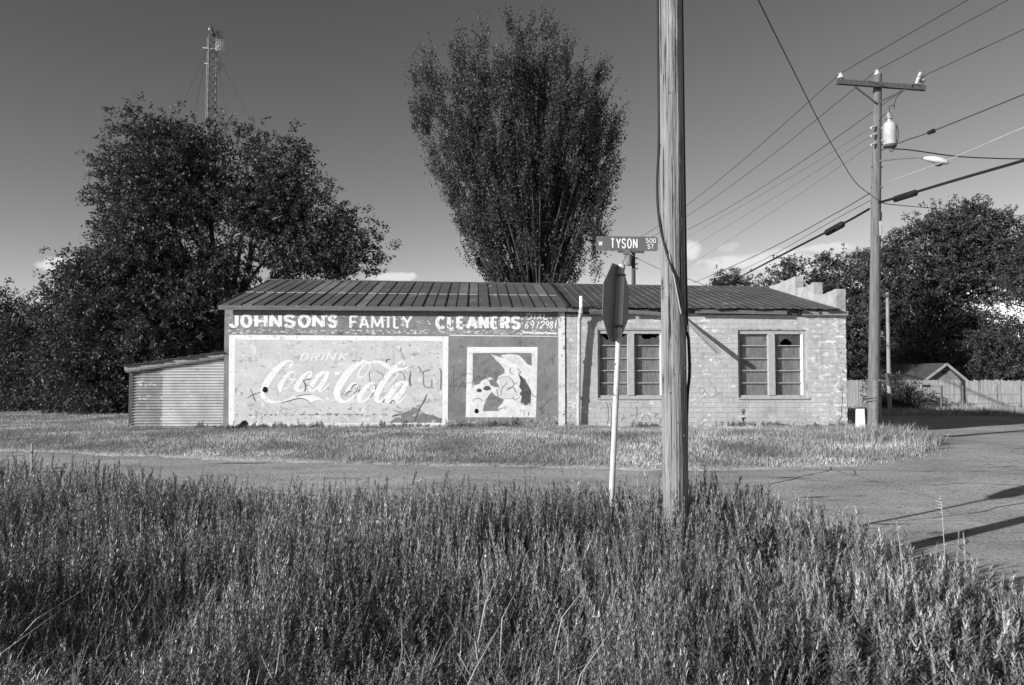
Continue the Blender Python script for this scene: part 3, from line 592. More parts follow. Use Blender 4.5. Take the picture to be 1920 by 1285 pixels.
# mural square
mu = patch('mural_panel', [(876, 651), (1008.3, 651), (1005, 782.8), (873.2, 782.8)], 'mural_white', B)
for poly in ([(876, 651), (1008.3, 651), (1001, 659.5), (884, 659.5)], [(876, 651), (884, 659.5), (881.5, 775), (873.2, 782.8)], [(1008.3, 651), (1005, 782.8), (998, 775), (1001, 659.5)]): patch('mural_border', poly, 'white', mu, .0024)
def mp(pts): return [(860+x/8.03, 640+y/8.03) for x, y in pts]
patch('mural_patch', mp([(212, 178), (1100, 178), (1100, 370), (1040, 350), (960, 260), (900, 205), (780, 195), (700, 200), (630, 212), (690, 258), (600, 232), (480, 195), (590, 300), (690, 420), (690, 480), (600, 530), (570, 620), (480, 540), (420, 560), (340, 600), (310, 650), (240, 660), (210, 600)]), 'mural_grey', mu, .003)
patch('mural_patch', mp([(500, 200), (640, 330), (720, 360), (700, 400), (560, 290)]), 'mural_pale', mu, .0036)
patch('mural_patch', mp([(900, 490), (1000, 580), (1090, 740), (1085, 920), (1010, 965), (930, 915), (950, 830), (910, 800), (950, 740), (910, 690), (930, 600)]), 'mural_dark', mu, .003)
patch('mural_patch', mp([(500, 760), (540, 810), (680, 880), (660, 930), (590, 1000), (600, 1050), (365, 1055), (380, 960), (440, 830)]), 'mural_grey', mu, .003)
patch('mural_patch', mp([(600, 560), (770, 530), (830, 650), (740, 720), (850, 700), (930, 800), (820, 870), (660, 860), (550, 790), (560, 730), (620, 680)]), 'mural_pale', mu, .003)
patch('mural_patch', mp([(700, 260), (800, 215), (900, 240), (980, 330), (930, 380), (820, 330)]), 'faint_white' if False else 'mural_pale', mu, .0026)
for (x, y, a, b) in ((310, 740, 40, 30), (428, 708, 58, 36)): patch('mural_patch', mp([(x+a*math.cos(t)*(1+.12*math.sin(3*t)), y+b*math.sin(t)) for t in np.linspace(0, 6.28, 13)[:-1]]), 'mural_dark', mu, .003)
patch('mural_patch', mp([(460, 590), (540, 560), (600, 660), (610, 700), (540, 690), (480, 660)]), 'mural_grey', mu, .0033)
SM = (8.03, 860, 640); THIN[0] = .75
for pts in ([(0, 520, 6), (110, 490, 7), (240, 500, 6)], [(0, 690, 6), (60, 600, 9), (40, 640, 8)], [(20, 690, 6), (110, 635, 6), (200, 630, 8), (240, 670, 6)], [(215, 700, 6), (210, 600, 8), (300, 515, 12), (320, 570, 10), (390, 535, 12), (450, 590, 10), (500, 660, 8)], [(390, 500, 10), (400, 470, 12), (480, 460, 10), (550, 480, 10), (555, 600, 8)],
            [(210, 910, 8), (240, 870, 10), (310, 865, 10), (360, 905, 8)], [(380, 900, 8), (430, 870, 8), (530, 860, 8), (620, 905, 8)], [(570, 720, 8), (600, 860, 8), (620, 900, 8)], [(640, 830, 7), (650, 720, 8), (720, 630, 8)], [(740, 715, 8), (830, 660, 12), (780, 560, 8), (690, 530, 6), (590, 570, 7)], [(720, 740, 8), (820, 690, 12), (860, 770, 8)], [(820, 840, 12), (840, 885, 12), (920, 840, 8)], [(780, 400, 8), (770, 460, 10), (830, 510, 8)], [(930, 915, 9), (960, 955, 10), (1040, 960, 10), (1090, 920, 9)],
            [(640, 860, 5), (740, 870, 6), (830, 860, 5)], [(580, 1050, 8), (620, 1020, 12), (660, 1000, 8)], [(880, 400, 8), (930, 470, 14), (900, 490, 10), (1010, 590, 6)], [(1090, 780, 10), (1130, 830, 12), (1190, 830, 8)], [(980, 1040, 6), (985, 1110, 8)], [(1050, 1070, 10), (1055, 1120, 12)]): m = MB(); pxink(m, pts, SM, 5, .0065); m.build('scrawl', 'scrawl', mu, recalc=False)

# spray scrawls and scratches over panel and wall

for pts in ([(250, 980, 8), (310, 950, 10), (380, 925, 9)], [(275, 890, 6), (300, 950, 8), (328, 1015, 9)], [(830, 800, 10), (870, 795, 12), (905, 785, 11)], [(830, 800, 10), (855, 860, 18), (845, 912, 12)], [(850, 870, 8), (890, 855, 8), (925, 890, 7)], [(760, 970, 10), (830, 955, 12), (910, 950, 6)], [(600, 1040, 5), (700, 1010, 9), (790, 990, 11), (860, 1005, 10), (915, 1050, 10)]): m = MB(); pxink(m, pts, (5.5875, 420, 570), 5, .009); m.build('scrawl', 'scrawl', pan, recalc=False)
for pts in ([(250, 780, 8), (300, 720, 22), (360, 705, 18)], [(365, 670, 10), (390, 610, 18), (440, 578, 18), (470, 590, 14)], [(480, 630, 12), (465, 690, 18), (410, 755, 14)], [(480, 720, 16), (520, 670, 20)], [(655, 660, 12), (700, 700, 12)], [(760, 730, 16), (700, 810, 12)], [(770, 575, 12), (805, 610, 14), (785, 680, 10)], [(930, 900, 14), (960, 845, 18)], [(1050, 920, 14), (1115, 860, 18), (1150, 920, 14)],
            [(1055, 130, 20), (1000, 145, 26), (995, 185, 16)], [(385, 160, 16), (435, 155, 14)], [(690, 340, 6), (690, 450, 9), (705, 545, 8)], [(820, 340, 14), (880, 380, 16), (925, 400, 10), (935, 520, 6)], [(1230, 345, 14), (1300, 400, 12), (1325, 500, 8)], [(1420, 345, 12), (1415, 480, 12), (1420, 580, 20), (1440, 598, 14)], [(1550, 265, 16), (1590, 290, 14), (1608, 355, 12)], [(1112, 1140, 30), (1180, 1130, 34), (1270, 1105, 12)]): m = MB(); pxink(m, pts, SB, 5, .009); m.build('scrawl', 'scrawl', pan, recalc=False)
for pts in ([(800, 740, 1.8), (795, 752, 3), (789, 762, 2.4), (783, 775, 3.2), (777, 791, 3)],): m = MB(); pxink(m, pts, ONE, 5, .009); m.build('scrawl', 'scrawl', pan, recalc=False)

m = MB()                                      # the row of small lettering that time has worn away
for i in range(88):
    x = 441+i*3.45+random.uniform(-.6, .6)
    if random.random() < (.85 if 530 < x < 680 else .4):
        hgt = random.uniform(1, 3.6); yy = 777.5+random.uniform(-1, 1)
        u0, z0 = bl(x, yy); y = -.0085-lay()*.2; w = random.uniform(.4, 1.3)*SCL; h = hgt*SCL/2
        m.add([(u0-w, y, z0-h), (u0+w, y, z0-h*.8), (u0+w*.8, y, z0+h), (u0-w, y, z0+h*.7)], [(0, 1, 2, 3)])
m.build('worn_small_lettering', 'scrawl', pan, recalc=False)

Z2 = (5.588, 740, 570)
for pts in ([(560, 680, 6), (620, 645, 10), (720, 635, 12)], [(615, 650, 10), (612, 740, 10), (605, 805, 8)], [(575, 870, 6), (605, 810, 12), (608, 905, 10)], [(600, 820, 6), (680, 770, 8), (745, 740, 6)], [(655, 910, 8), (705, 810, 12), (690, 850, 6)], [(690, 870, 5), (760, 830, 7)], [(1545, 635, 8), (1570, 630, 12), (1580, 650, 8)], [(1500, 660, 5), (1560, 670, 6), (1570, 710, 5)], [(1540, 850, 8), (1600, 830, 8), (1570, 890, 6)], [(1560, 1040, 8), (1540, 1080, 9), (1590, 1030, 8), (1640, 980, 8)], [(1600, 1140, 9), (1620, 1220, 8)], [(1500, 990, 7), (1620, 1000, 8)]): m = MB(); pxink(m, pts, Z2, 5, .006); m.build('scrawl', 'scrawl_faint', B, recalc=False)
for pts in ([(160, 740, 14), (150, 800, 14), (165, 860, 16)], [(295, 745, 16), (300, 710, 14), (370, 690, 12)], [(300, 760, 10), (310, 860, 14), (400, 880, 14)], [(470, 680, 16), (485, 720, 18), (480, 900, 16)], [(390, 800, 12), (385, 860, 14)]): m = MB(); pxink(m, pts, Z2, 5, .0095); m.build('scrawl', 'scrawl_faint', B, recalc=False)

# scrawls on the brick half
Z3 = (4.942, 1290, 560); THIN[0] = .5
for pts in ([(110, 880, 4), (105, 840, 6), (125, 825, 5), (150, 850, 6), (130, 890, 5), (112, 880, 4)], [(150, 850, 5), (215, 915, 9), (300, 870, 4), (315, 910, 4)], [(205, 775, 6), (240, 820, 6), (265, 870, 7)], [(110, 950, 4), (150, 910, 5), (200, 905, 6)], [(1400, 810, 6), (1430, 805, 9), (1435, 830, 8), (1405, 850, 8), (1445, 848, 9)]): m = MB(); pxink(m, pts, Z3, 5, .0); m.build('scrawl', 'scrawl_faint', B, recalc=False)
Z4 = (4.59, 1050, 540)
for pts in ([(395, 980, 10), (412, 1030, 10), (415, 1120, 9), (400, 1200, 8)], [(432, 985, 12), (440, 1060, 10), (440, 1200, 9)], [(528, 1080, 7), (550, 1110, 8), (525, 1145, 7)], [(600, 1100, 8), (680, 1085, 8), (705, 1088, 6)], [(655, 1020, 8), (660, 1090, 8), (630, 1170, 7)], [(700, 1180, 9), (710, 1110, 10), (750, 1090, 9), (780, 1140, 8)], [(700, 1135, 7), (745, 1130, 8)], [(800, 1085, 10), (845, 1080, 12), (815, 1110, 10), (860, 1130, 9), (850, 1180, 9), (805, 1185, 8)]): m = MB(); pxink(m, pts, Z4, 5, .0); m.build('scrawl', 'scrawl_faint', B, recalc=False)

# settlement crack and open joints in the brickwork
for pts in ([(1425, 850, 6), (1430, 940, 7), (1420, 1040, 8), (1425, 1090, 8), (1395, 1140, 10), (1395, 1190, 10)], [(560, 1190, 8), (700, 1192, 9), (820, 1195, 10)], [(340, 1165, 9), (325, 1215, 16)], [(680, 1160, 12), (700, 1150, 8)]): m = MB(); pxink(m, pts, Z3, 4, .001); m.build('crack', 'hole_shade', B, recalc=False)

for (x, y, r) in ((497.3, 731, 5.0), (893.6, 771, 4.0)): patch('hole_shade', [(x+r*math.cos(t)*(1+.15*math.sin(5*t)), y+r*1.15*math.sin(t)) for t in np.linspace(0, 6.28, 15)[:-1]], 'hole_shade', B, .011)  # uncut wall: flat black discs paint the dark inside of holes
patch('hole_shade', [(436, 806), (438, 800), (448, 797), (454, 790), (460, 788), (466, 794), (462, 800), (455, 803), (448, 806)], 'hole_shade', B, .011)
for i in range(34):                          # crumbled joints low in the brickwork
    x, y = 1394+random.gauss(0, 3.2), random.uniform(768, 806); r = random.uniform(.5, 1.6)*(1+(y-768)/60); patch('spalled_spot', [(x+r*math.cos(t)*random.uniform(.6, 1.3), y+r*math.sin(t)*random.uniform(.5, 1.2)) for t in np.linspace(0, 6.28, 8)[:-1]], 'hole_shade', B, .0)
patch('hole_shade', [(422, 804.5), (560, 805), (640, 802.6), (650, 803.4), (560, 807), (422, 807)], 'hole_shade', B, .010)
for nm, poly in (('paint_patch', [(980, 622), (1043, 624), (1044, 627), (980, 625.5)]), ('paint_patch', [(843, 628), (1046, 630.5), (1046, 631.6), (843, 630)])): patch(nm, poly, 'worn_white', B, .001)
# ------------------------------------------------------------------ lean-to of corrugated sheet
T0 = thing('tin_lean_to', BO, 'low corrugated sheet lean-to with sloping roof at the left end of the building', 'lean-to'); T0.rotation_euler = (0, 0, TH); T0['_local'] = 1
YL = .12; uL = bl(242, 740, YL)[0]; zL = bl(242, 690, YL)[1]; zR = bl(419, 664, YL)[1]; uM = bl(305, 740, YL)[0]
def sheet(name, u0, u1, m, dy):
    V = []; F = []; zz = np.arange(-.02, 2.3, .0105); K = 8
    for z_ in zz:
        for j in range(K+1):
            u_ = u0+(u1-u0)*j/K; top = zL+(zR-zL)*(u_-uL)/(0-uL)-.03; z2 = min(z_, top)
            V.append((u_, YL+dy-.026*math.cos(2*math.pi*z_/.083)+.006*math.sin(u_*3+z_*2), z2))
    for i in range(len(zz)-1):
        for j in range(K): F.append((i*(K+1)+j, i*(K+1)+j+1, (i+1)*(K+1)+j+1, (i+1)*(K+1)+j))
    o = MB(); o.add(V, F); return o.build(name, m, T0, smooth=True, recalc=False)
sheet('corrugated_sheet', uL+.1, uM+.04, 'corr_old', 0.); sheet('corrugated_sheet', uM, -.012, 'corr', -.02)
MB().box((uL, YL-.02, -.25), (uL+.11, YL+.1, zL)).build('corner_post', 'dark_wood', T0)
MB().box((uL+.0, YL+.1, -.2), (uL+.06, YL+5, zL-.02)).build('side_wall', 'corr_old', T0)
MB().box((uL+.11, YL+.02, -.2), (-.02, YL+.1, .02)).build('sill_beam', 'dark_wood', T0)
MB().bar((uL-.1, YL-.10, zL-.03), (-.01, YL-.10, zR+.0), .03, .13).build('fascia', 'wood', T0)
MB().bar((uL-.05, YL-.12, zL-.11), (-.01, YL-.12, zR-.10), .02, .06).build('fascia_batten', 'fascia', T0)
n = 9
for i in range(n):
    a = uL-.16+(0-.01-uL+.16)*i/n; b = uL-.16+(0-.01-uL+.16)*(i+1)/n+.05; b = min(b, -.012)
    za = zL+.04+(zR-zL)*(a-uL)/(-uL)+.02; zb = zL+.04+(zR-zL)*(b-uL)/(-uL)-.0+.02
    y0 = YL-.2+random.uniform(-.06, .03)
    MB().hexa([(a, y0, za-.012+.03), (b, y0, zb-.012), (b, YL+5, zb-.012), (a, YL+5, za-.012+.03), (a, y0, za+.03), (b, y0, zb), (b, YL+5, zb), (a, YL+5, za+.03)]).build('roof_sheet', 'old_tin', T0)
# ------------------------------------------------------------------ foreground utility pole
D0 = 7.0; pb = at(1267, 950, D0); px0 = pb.x; gp = gzf(px0, D0)
FP = thing('wooden_pole', (px0, D0, gp), 'thick cracked wooden utility pole standing in the weeds in the foreground', 'utility pole')
NT, NZ = 170, 170; th = np.linspace(0, 2*math.pi, NT, endpoint=False); zz = np.linspace(gp-.2, 6.3, NZ)
TT, ZZ = np.meshgrid(th, zz); rad = .111-.0016*(ZZ-gp)
rr = np.random.default_rng(5); dep = np.zeros_like(TT)
for i in range(40):
    a0 = rr.uniform(0, 6.28); z0 = rr.uniform(gp, 6); ln = rr.uniform(.5, 2.4); w = rr.uniform(.022, .05); dp = rr.uniform(.006, .018)
    wob = a0+.05*np.sin(ZZ*rr.uniform(.5, 2)+rr.uniform(0, 6))+rr.uniform(-.02, .02)*ZZ
    dd = np.abs((TT-wob+math.pi) % (2*math.pi)-math.pi); dep += dp*np.exp(-(dd/w)**2)*np.clip(1-((ZZ-z0)/ln)**2, 0, 1)
q = np.stack([np.cos(TT).ravel()*9, np.sin(TT).ravel()*9, ZZ.ravel()*1.1], 1)
rad = rad-dep+((vnoise(q)-.5)*.006+(vnoise(q*np.array([3, 3, 2]))-.5)*.003).reshape(TT.shape)
lean = (ZZ-gp)*-.002
V = np.stack([px0+lean+rad*np.cos(TT), D0+rad*np.sin(TT), ZZ], -1).reshape(-1, 3)
ii = np.arange(NT*NZ).reshape(NZ, NT); F = np.stack([ii[:-1], np.roll(ii[:-1], -1, 1), np.roll(ii[1:], -1, 1), ii[1:]], -1).reshape(-1, 4)
npmesh('pole_shaft', V, F, 'pole', FP, off=FP.location, smooth=True)
def onpole(px, py, ang):                      # cable point on the pole's skin, ang measured from the camera side
    z = at(px, py, D0).z; r = .111-.0016*(z-gp)+.010; return Vector((px0+(z-gp)*-.002+r*math.sin(R(ang)), D0-r*math.cos(R(ang)), z))
MB().tube([Vector(p) for p in spline([onpole(0, -160, -78), onpole(0, 60, -82), onpole(0, 250, -84), onpole(0, 345, -92)-Vector((.015, 0, 0)), onpole(0, 400, -84)-Vector((.01, 0, 0)), onpole(0, 445, -62), onpole(0, 490, -28), onpole(0, 540, 12), onpole(0, 585, 40), onpole(0, 620, 66)], 6)], .011, 8).build('cable', 'black', FP, smooth=True)
MB().tube([Vector(p) for p in spline([onpole(0, 480, -26), onpole(0, 540, 0), onpole(0, 590, 22)], 6)], .006, 6).build('ground_wire', 'wire_pale', FP, smooth=True)
MB().tube([Vector(p) for p in spline([onpole(0, -160, 100), onpole(0, 300, 100), onpole(0, 590, 92), onpole(0, 640, 90)+Vector((.014, 0, 0)), onpole(0, 700, 90)+Vector((.018, 0, 0)), onpole(0, 745, 96), onpole(0, 830, 110), onpole(0, 1000, 115)], 6)], .014, 8).build('cable', 'black', FP, smooth=True)
MB().bar(onpole(0, 610, 66), onpole(0, 622, 70), .03, .03).build('staple', 'metal', FP)
for py, an in ((180, -20), (305, 25), (455, -45), (540, -60), (700, -15), (728, 10), (735, -32), (790, -5), (815, 30), (690, 40)):
    a = onpole(0, py, an); b = onpole(0, py+2.2, an+5); MB().bar(a-Vector((0, -.008, 0)), b-Vector((0, -.008, 0)), .012, .010).build('staple', 'metal', FP)
# ------------------------------------------------------------------ stop sign seen from behind, with street-name blade
D1 = 7.9; g1 = gzf(.95, D1); base = at(1139, 1090, D1); base.z = g1-.15; top = at(1166, 503, D1)
SP = thing('street_sign', (base.x, D1, g1), 'leaning galvanised post with a stop sign seen edge-on and a W Tyson street blade', 'street sign')
MB().tube([base, base.lerp(top, .5), top], .0285, 20).build('post', 'galv', SP, smooth=True)
MB().tube([top-Vector((0, 0, .012)), top+Vector((0, 0, .035))], .035, 16).build('post_cap', 'galv', SP, smooth=True)
be = R(27); nb = Vector((math.cos(be), -math.sin(be), 0)); tv = Vector((math.sin(be), math.cos(be), 0)); axp = (top-base).normalized()
ctr = base+(top-base)*((at(1160, 567, D1).z-base.z)/(top.z-base.z))-nb*.042
Ro = .752/2/math.cos(R(22.5)); oc = [ctr+tv*Ro*math.cos(R(22.5+45*i))+axp*Ro*math.sin(R(22.5+45*i)) for i in range(8)]
pl = MB().prism(oc, -nb*.004).build('sign_plate', 'sign_back', SP)
MB().prism([ctr-nb*.006+(p-ctr)*.995 for p in oc], -nb*.001).build('sign_face', 'sign_face', pl)
for f in (.72, .965):
    c = base+(top-base)*0; zc = ctr.z+(.27 if f > .9 else -.24); c = base+(top-base)*((zc-base.z)/(top.z-base.z))
    MB().tube([c+nb*.045-tv*0, c-nb*.05], .009, 8).build('sign_bolt', 'metal', SP, smooth=True); MB().tube([c-axp*.014, c+axp*.014], .033, 14).build('clamp', 'metal', SP, smooth=True)
bc = at(1175.5, 457, D1-.02); bx = Vector((1, .05, -.004)).normalized(); bz = Vector((0, 0, 1)); by = bx.cross(bz).normalized()   # by points to the camera
if by.y > 0: by = -by
bwid, bhei, cr = .621/2, .144/2, .019
ol = []
for sx, sz, a0 in ((1, 1, 0), (-1, 1, 90), (-1, -1, 180), (1, -1, 270)):
    for t in (0, 30, 60, 90): ol.append(bc+bx*(sx*(bwid-cr)+cr*math.cos(R(a0+t)))+bz*(sz*(bhei-cr)+cr*math.sin(R(a0+t))))
bd = MB().prism(ol, -by*.004).build('street_blade', 'blade', SP)
MB().box((bc.x-.035, D1-.03, bc.z-bhei-.035), (bc.x+.03, D1+.01, bc.z-bhei+.012)).build('blade_clamp', 'metal', SP)
MB().tube([(bc.x-.005, D1-.01, bc.z-bhei-.03), (top.x, D1, top.z+.03)], .006, 8).build('blade_rod', 'metal', SP)
m = MB(); kk = 0; PXM = D1/FPX
for txt, x0, x1, y0, y1, th_ in (('W', [121.5], 129, 452.5, 462, 1.25), ('TYSON', None, None, 447.2, 466.2, 2.35), ('500', None, None, 446.2, 455.4, 1.25), ('ST', None, None, 457.2, 466.6, 1.25)):
    if txt == 'W': LT = [('W', 1121.8, 1129.2)]
    elif txt == 'TYSON': LT = [('T', 1144.4, 1152.4), ('Y', 1154.6, 1164.3), ('S', 1165.4, 1173.8), ('O', 1175.6, 1184.8), ('N', 1186.8, 1195.6)]
    elif txt == '500': LT = [('5', 1211.2, 1217), ('0', 1218.2, 1224.2), ('0', 1225, 1230.6)]
    else: LT = [('S', 1214.4, 1220), ('T', 1221.2, 1226.8)]
    for ch, a, b in LT:
        for st in glyph(ch, a, b, y0, y1, th_, th_*.9):
            P = [(bc+bx*((x-1175.5)*PXM)+bz*((457-y)*PXM)+by*(.0012+.00008*kk), w*PXM/2) for x, y, w in st]; kk += 1
            L_, R_ = [], []
            for i, (p, w) in enumerate(P):
                t = (P[min(i+1, len(P)-1)][0]-P[max(i-1, 0)][0]).normalized(); s = t.cross(by); L_.append(p+s*w); R_.append(p-s*w)
            k = len(P); m.add(L_+R_, [(i, i+1, k+i+1, k+i) for i in range(k-1)])
m.build('blade_lettering', 'blade_text', bd, recalc=False)
# ------------------------------------------------------------------ right-hand utility pole with transformer and lamp
DU = 21.4; ub_ = at(1637.5, 815, DU); ut = at(1645.5, 140, DU); gu = gzf(ub_.x, DU)
UP = thing('utility_pole', (ub_.x, DU, gu), 'tall wooden utility pole with crossarm, transformer and street lamp right of the building', 'utility pole')
def upl(t): return Vector((ub_.x, DU, gu-.1)).lerp(ut, t)
MB().tube([upl(t) for t in np.linspace(0, 1, 14)], [.158-.05*t for t in np.linspace(0, 1, 14)], 20).build('pole_shaft', 'pole_far', UP, smooth=True)
ca = at(1569, 153.5, DU-.22); cb = at(1735, 166, DU-.22)
arm = MB().bar(ca, cb, .10, .13).build('crossarm', 'dark_wood', UP)
for a, b in (((1603, 163), (1641, 192)), ((1698, 168), (1648, 192))): MB().bar(at(*a, DU-.29), at(*b, DU-.17), .02, .05).build('arm_brace', 'dark_wood', UP)
def insul(c, s=1.0): return MB().lathe(c, [(.02*s, -.1*s), (.02*s, -.02*s), (.085*s, 0), (.095*s, .04*s), (.06*s, .07*s), (.05*s, .10*s), (.065*s, .12*s), (.03*s, .15*s)], 12).build('insulator', 'porcelain', UP, smooth=True)
I1 = at(1576.5, 147, DU-.22); I2 = at(1645, 141, DU-.02); I3 = at(1730, 153, DU-.22)
for c in (I1, I2, I3): insul(c)
fz = MB().tube([at(1718, 158, DU-.3), at(1726, 136, DU-.34)], [.05, .04], 12).build('fuse_cutout', 'porcelain', UP, smooth=True)
MB().bar(at(1708, 162, DU-.3), at(1716, 146, DU-.3), .02, .02).build('fuse_bracket', 'metal', UP)
tc = at(1668.5, 252, DU-.12); hh = .30
tr = MB().lathe(tc, [(.165, -hh), (.175, -hh+.02), (.175, hh-.1), (.16, hh-.02), (.11, hh+.03), (.05, hh+.06)], 20).build('transformer', 'can', UP, smooth=True)
MB().lathe(tc+Vector((-.01, 0, hh+.05)), [(.05, 0), (.05, .05), (.10, .07), (.05, .1), (.09, .14), (.045, .17), (.08, .21), (.03, .25)], 14).build('bushing', 'porcelain', tr, smooth=True)
MB().lathe(tc+Vector((0, 0, -hh-.05)), [(.16, 0), (.17, .02), (.17, .06)], 18).build('transformer_base', 'dark_wood', tr, smooth=True)
for dz in (.18, -.16): MB().bar(tc+Vector((-.15, 0, dz)), upl((tc.z+dz-gu)/(ut.z-gu)), .05, .06).build('bracket', 'metal', tr)
for pts in ([(1668, 212), (1668, 200), (1676, 198), (1676, 205)], [(1676, 205), (1680, 185), (1692, 172), (1706, 164)], [(1648, 228), (1658, 215), (1664, 212)], [(1682, 235), (1685, 255), (1679, 275), (1672, 285), (1668, 280)]): MB().tube([Vector(p) for p in spline([at(*p, DU-.22) for p in pts], 5)], .010, 6).build('jumper_wire', 'black', UP, smooth=True)
for y in (237, 252, 269): MB().tube([at(1641, y, DU-.12), at(1633, y+3, DU-.2)], .03, 8).build('spool_insulator', 'porcelain', UP, smooth=True)
lp = [at(1648, 302, DU-.1), at(1685, 297.5, DU-.55), at(1721, 295.5, DU-1.0), at(1738, 299, DU-1.15)]
MB().tube(lp, .024, 8).build('lamp_arm', 'metal', UP, smooth=True)
lc = at(1755, 302, DU-1.25); lx = (at(1772, 305, DU-1.4)-at(1738, 299, DU-1.15)).normalized()
def lampring(k, w, z0): return None
hv = []; hf = []; prof = [(-.30, .05, .05), (-.22, .10, .09), (-.05, .14, .12), (.12, .16, .12), (.25, .12, .08), (.31, .03, .03)]
sy = lx.cross(Vector((0, 0, 1))).normalized(); up = sy.cross(lx); n = 12
for (x, w, h) in prof: hv += [lc+lx*x+sy*w*math.cos(2*math.pi*j/n)+up*(h*math.sin(2*math.pi*j/n)*(1 if math.sin(2*math.pi*j/n) > 0 else .5)) for j in range(n)]
hf = [(i*n+j, i*n+(j+1) % n, (i+1)*n+(j+1) % n, (i+1)*n+j) for i in range(5) for j in range(n)]+[tuple(range(n-1, -1, -1)), tuple(5*n+j for j in range(n))]
m = MB(); m.add(hv, hf); lh = m.build('lamp_head', 'lamp', UP, smooth=True)
MB().lathe(lc+lx*.1-up*.085, [(.05, -.03), (.10, 0), (.115, .04), (.115, .065)], 14).build('lamp_lens', 'lens', lh, smooth=True)
MB().lathe(lc-lx*.02+up*.07, [(.03, 0), (.03, .05), (.02, .06)], 10).build('photocell', 'metal', lh)
t7 = (1.45+0-gu)/(ut.z-gu)
MB().tube([upl(.0)+Vector((-.02, -.13, .1)), upl(.152)+Vector((-.02, -.13, 0))], .1, 14).build('cable_guard', 'metal', UP, smooth=True)
MB().tube([upl(.0)+Vector((.11, -.11, .1)), upl(.155)+Vector((.10, -.11, 0))], .045, 10).build('conduit', 'metal', UP, smooth=True)
for z in (.17, .95, 1.03): MB().tube([upl(0)+Vector((0, -.02, z)), upl(0)+Vector((0, -.02, z+.025))], .215, 18).build('strap', 'pole_far', UP, smooth=True)
MB().bar(at(1651, 415, DU-.15), at(1651.5, 442, DU-.15), .06, .05).build('terminal_box', 'can', UP)
MB().tube([Vector(p) for p in spline([at(1652, 381, DU-.2), at(1650, 392, DU-.2), at(1653, 402, DU-.2), at(1652, 416, DU-.17)], 5)], .012, 6).build('drop_cable', 'black', UP, smooth=True)
for y in (270, 312, 350, 378): MB().tube([upl((at(1640, y, DU).z-gu)/(ut.z-gu))+Vector((-.16, -.02, 0)), upl((at(1640, y, DU).z-gu)/(ut.z-gu))+Vector((.16, -.02, 0))], .018, 8).build('bolt', 'metal', UP)
# ------------------------------------------------------------------ far pole over the roof, service pole beyond the side street
DF = 51.5; fb = at(1187.5, 470, DF); gF = gzf(fb.x, DF)
FF = thing('utility_pole', (fb.x, DF, gF), 'small distant utility pole with a transformer rising above the roof under the street blade', 'utility pole')
ft = Vector((fb.x, DF, fb.z+.6))
MB().tube([(fb.x, DF, gF-.1), ft], [.17, .12], 10).build('pole_shaft', 'dark_wood', FF, smooth=True)
MB().bar(at(1158, 472, DF-.2), at(1208, 473, DF-.2), .1, .13).build('crossarm', 'dark_wood', FF)
for p in ((1163, 469), (1175, 469), (1203, 470)): MB().lathe(at(*p, DF-.2), [(.05, -.06), (.11, 0), (.1, .06), (.05, .13)], 8).build('insulator', 'porcelain', FF)
MB().lathe(at(1179.5, 488, DF-.3), [(.18, -.36), (.2, -.3), (.2, .28), (.17, .34), (.06, .38)], 12).build('transformer', 'metal', FF, smooth=True)
for y in (485, 496, 505): MB().bar(at(1188, y, DF-.1), at(1196, y-1, DF-.1), .05, .08).build('rack', 'metal', FF)
MB().bar(at(1180, 470, DF-.28), at(1187, 478, DF-.15), .03, .05).build('arm_brace', 'dark_wood', FF)
DS = 40.0; s0 = at(1667, 722, DS); s1 = at(1663.8, 549, DS); gS = gzf(s0.x, DS)
SV = thing('service_pole', (s0.x, DS, gS), 'slim pale service pole leaning beyond the side street by the fence', 'utility pole')
MB().tube([(s0.x+.02, DS, gS-.1), s0, s1], [.11, .10, .08], 12).build('pole_shaft', 'wood', SV, smooth=True)
for y in (553, 556): MB().bar(at(1656, y, DS-.1), at(1664, y-1, DS-.1), .04, .05).build('bracket', 'metal', SV)
MB().tube([at(1662, 700, DS-.1), at(1667, 722, DS-.12)], .09, 8).build('meter_box', 'dark_wood', SV)
# ------------------------------------------------------------------ wires
def wire(name, pts, r, m, label, k=10, grp=None):
    P = [Vector(p) for p in pts]; c = P[0].copy()
    o = MB().tube([Vector(p) for p in spline(P, k)] if len(P) > 2 else P, r, 6).build(name, m, None, smooth=True)
    return tag(o, label, 'cable', grp)
F1, F2, F3 = at(1163, 466, DF-.2), at(1187.5, 462, DF), at(1203, 467, DF-.2)
def sag(a, b, s, n=4): return [a.lerp(b, t)-Vector((0, 0, s*4*t*(1-t))) for t in np.linspace(0, 1, n+1)]
up1 = Vector((0, 0, .14))
def ahead(px, py, z, a):                      # run on past the frame's edge along the same line
    p = atz(px, py, z); d = p-a; return [a, a+d*.5-Vector((0, 0, .0)), p, p+d*2.2]
ZT = I1.z+.14
wire('power_line', sag(I1+up1, F1, .45), .010, 'wire', 'thin power line from the crossarm left tip to the far pole')
wire('power_line', sag(I2+up1, F2, .45), .010, 'wire', 'thin power line from the pole top to the far pole')
wire('power_line', sag(I3+up1, F3, .55), .010, 'wire', 'thin power line from the crossarm right tip to the far pole')
wire('power_line', ahead(1815, 0, I1.z, I1+up1), .010, 'wire', 'uppermost power line rising from the crossarm left tip to the top edge')
wire('power_line', ahead(1890, 0, I2.z, I2+up1), .010, 'wire', 'power line rising from the pole top towards the upper right corner')
wire('power_line', ahead(1920, 55, I3.z-.1, I3+up1), .010, 'wire', 'power line leaving the crossarm right tip beside the fuse')
n0 = at(1650, 283, DU-.1)
wire('power_cable', [n0, atz(1700, 263, n0.z), atz(1745, 247.5, n0.z+.0), atz(1920, 177, n0.z+.1), atz(2200, 60, n0.z+.2)], .014, 'wire', 'twisted power cable with a clamp leaving just below the transformer', grp=None)
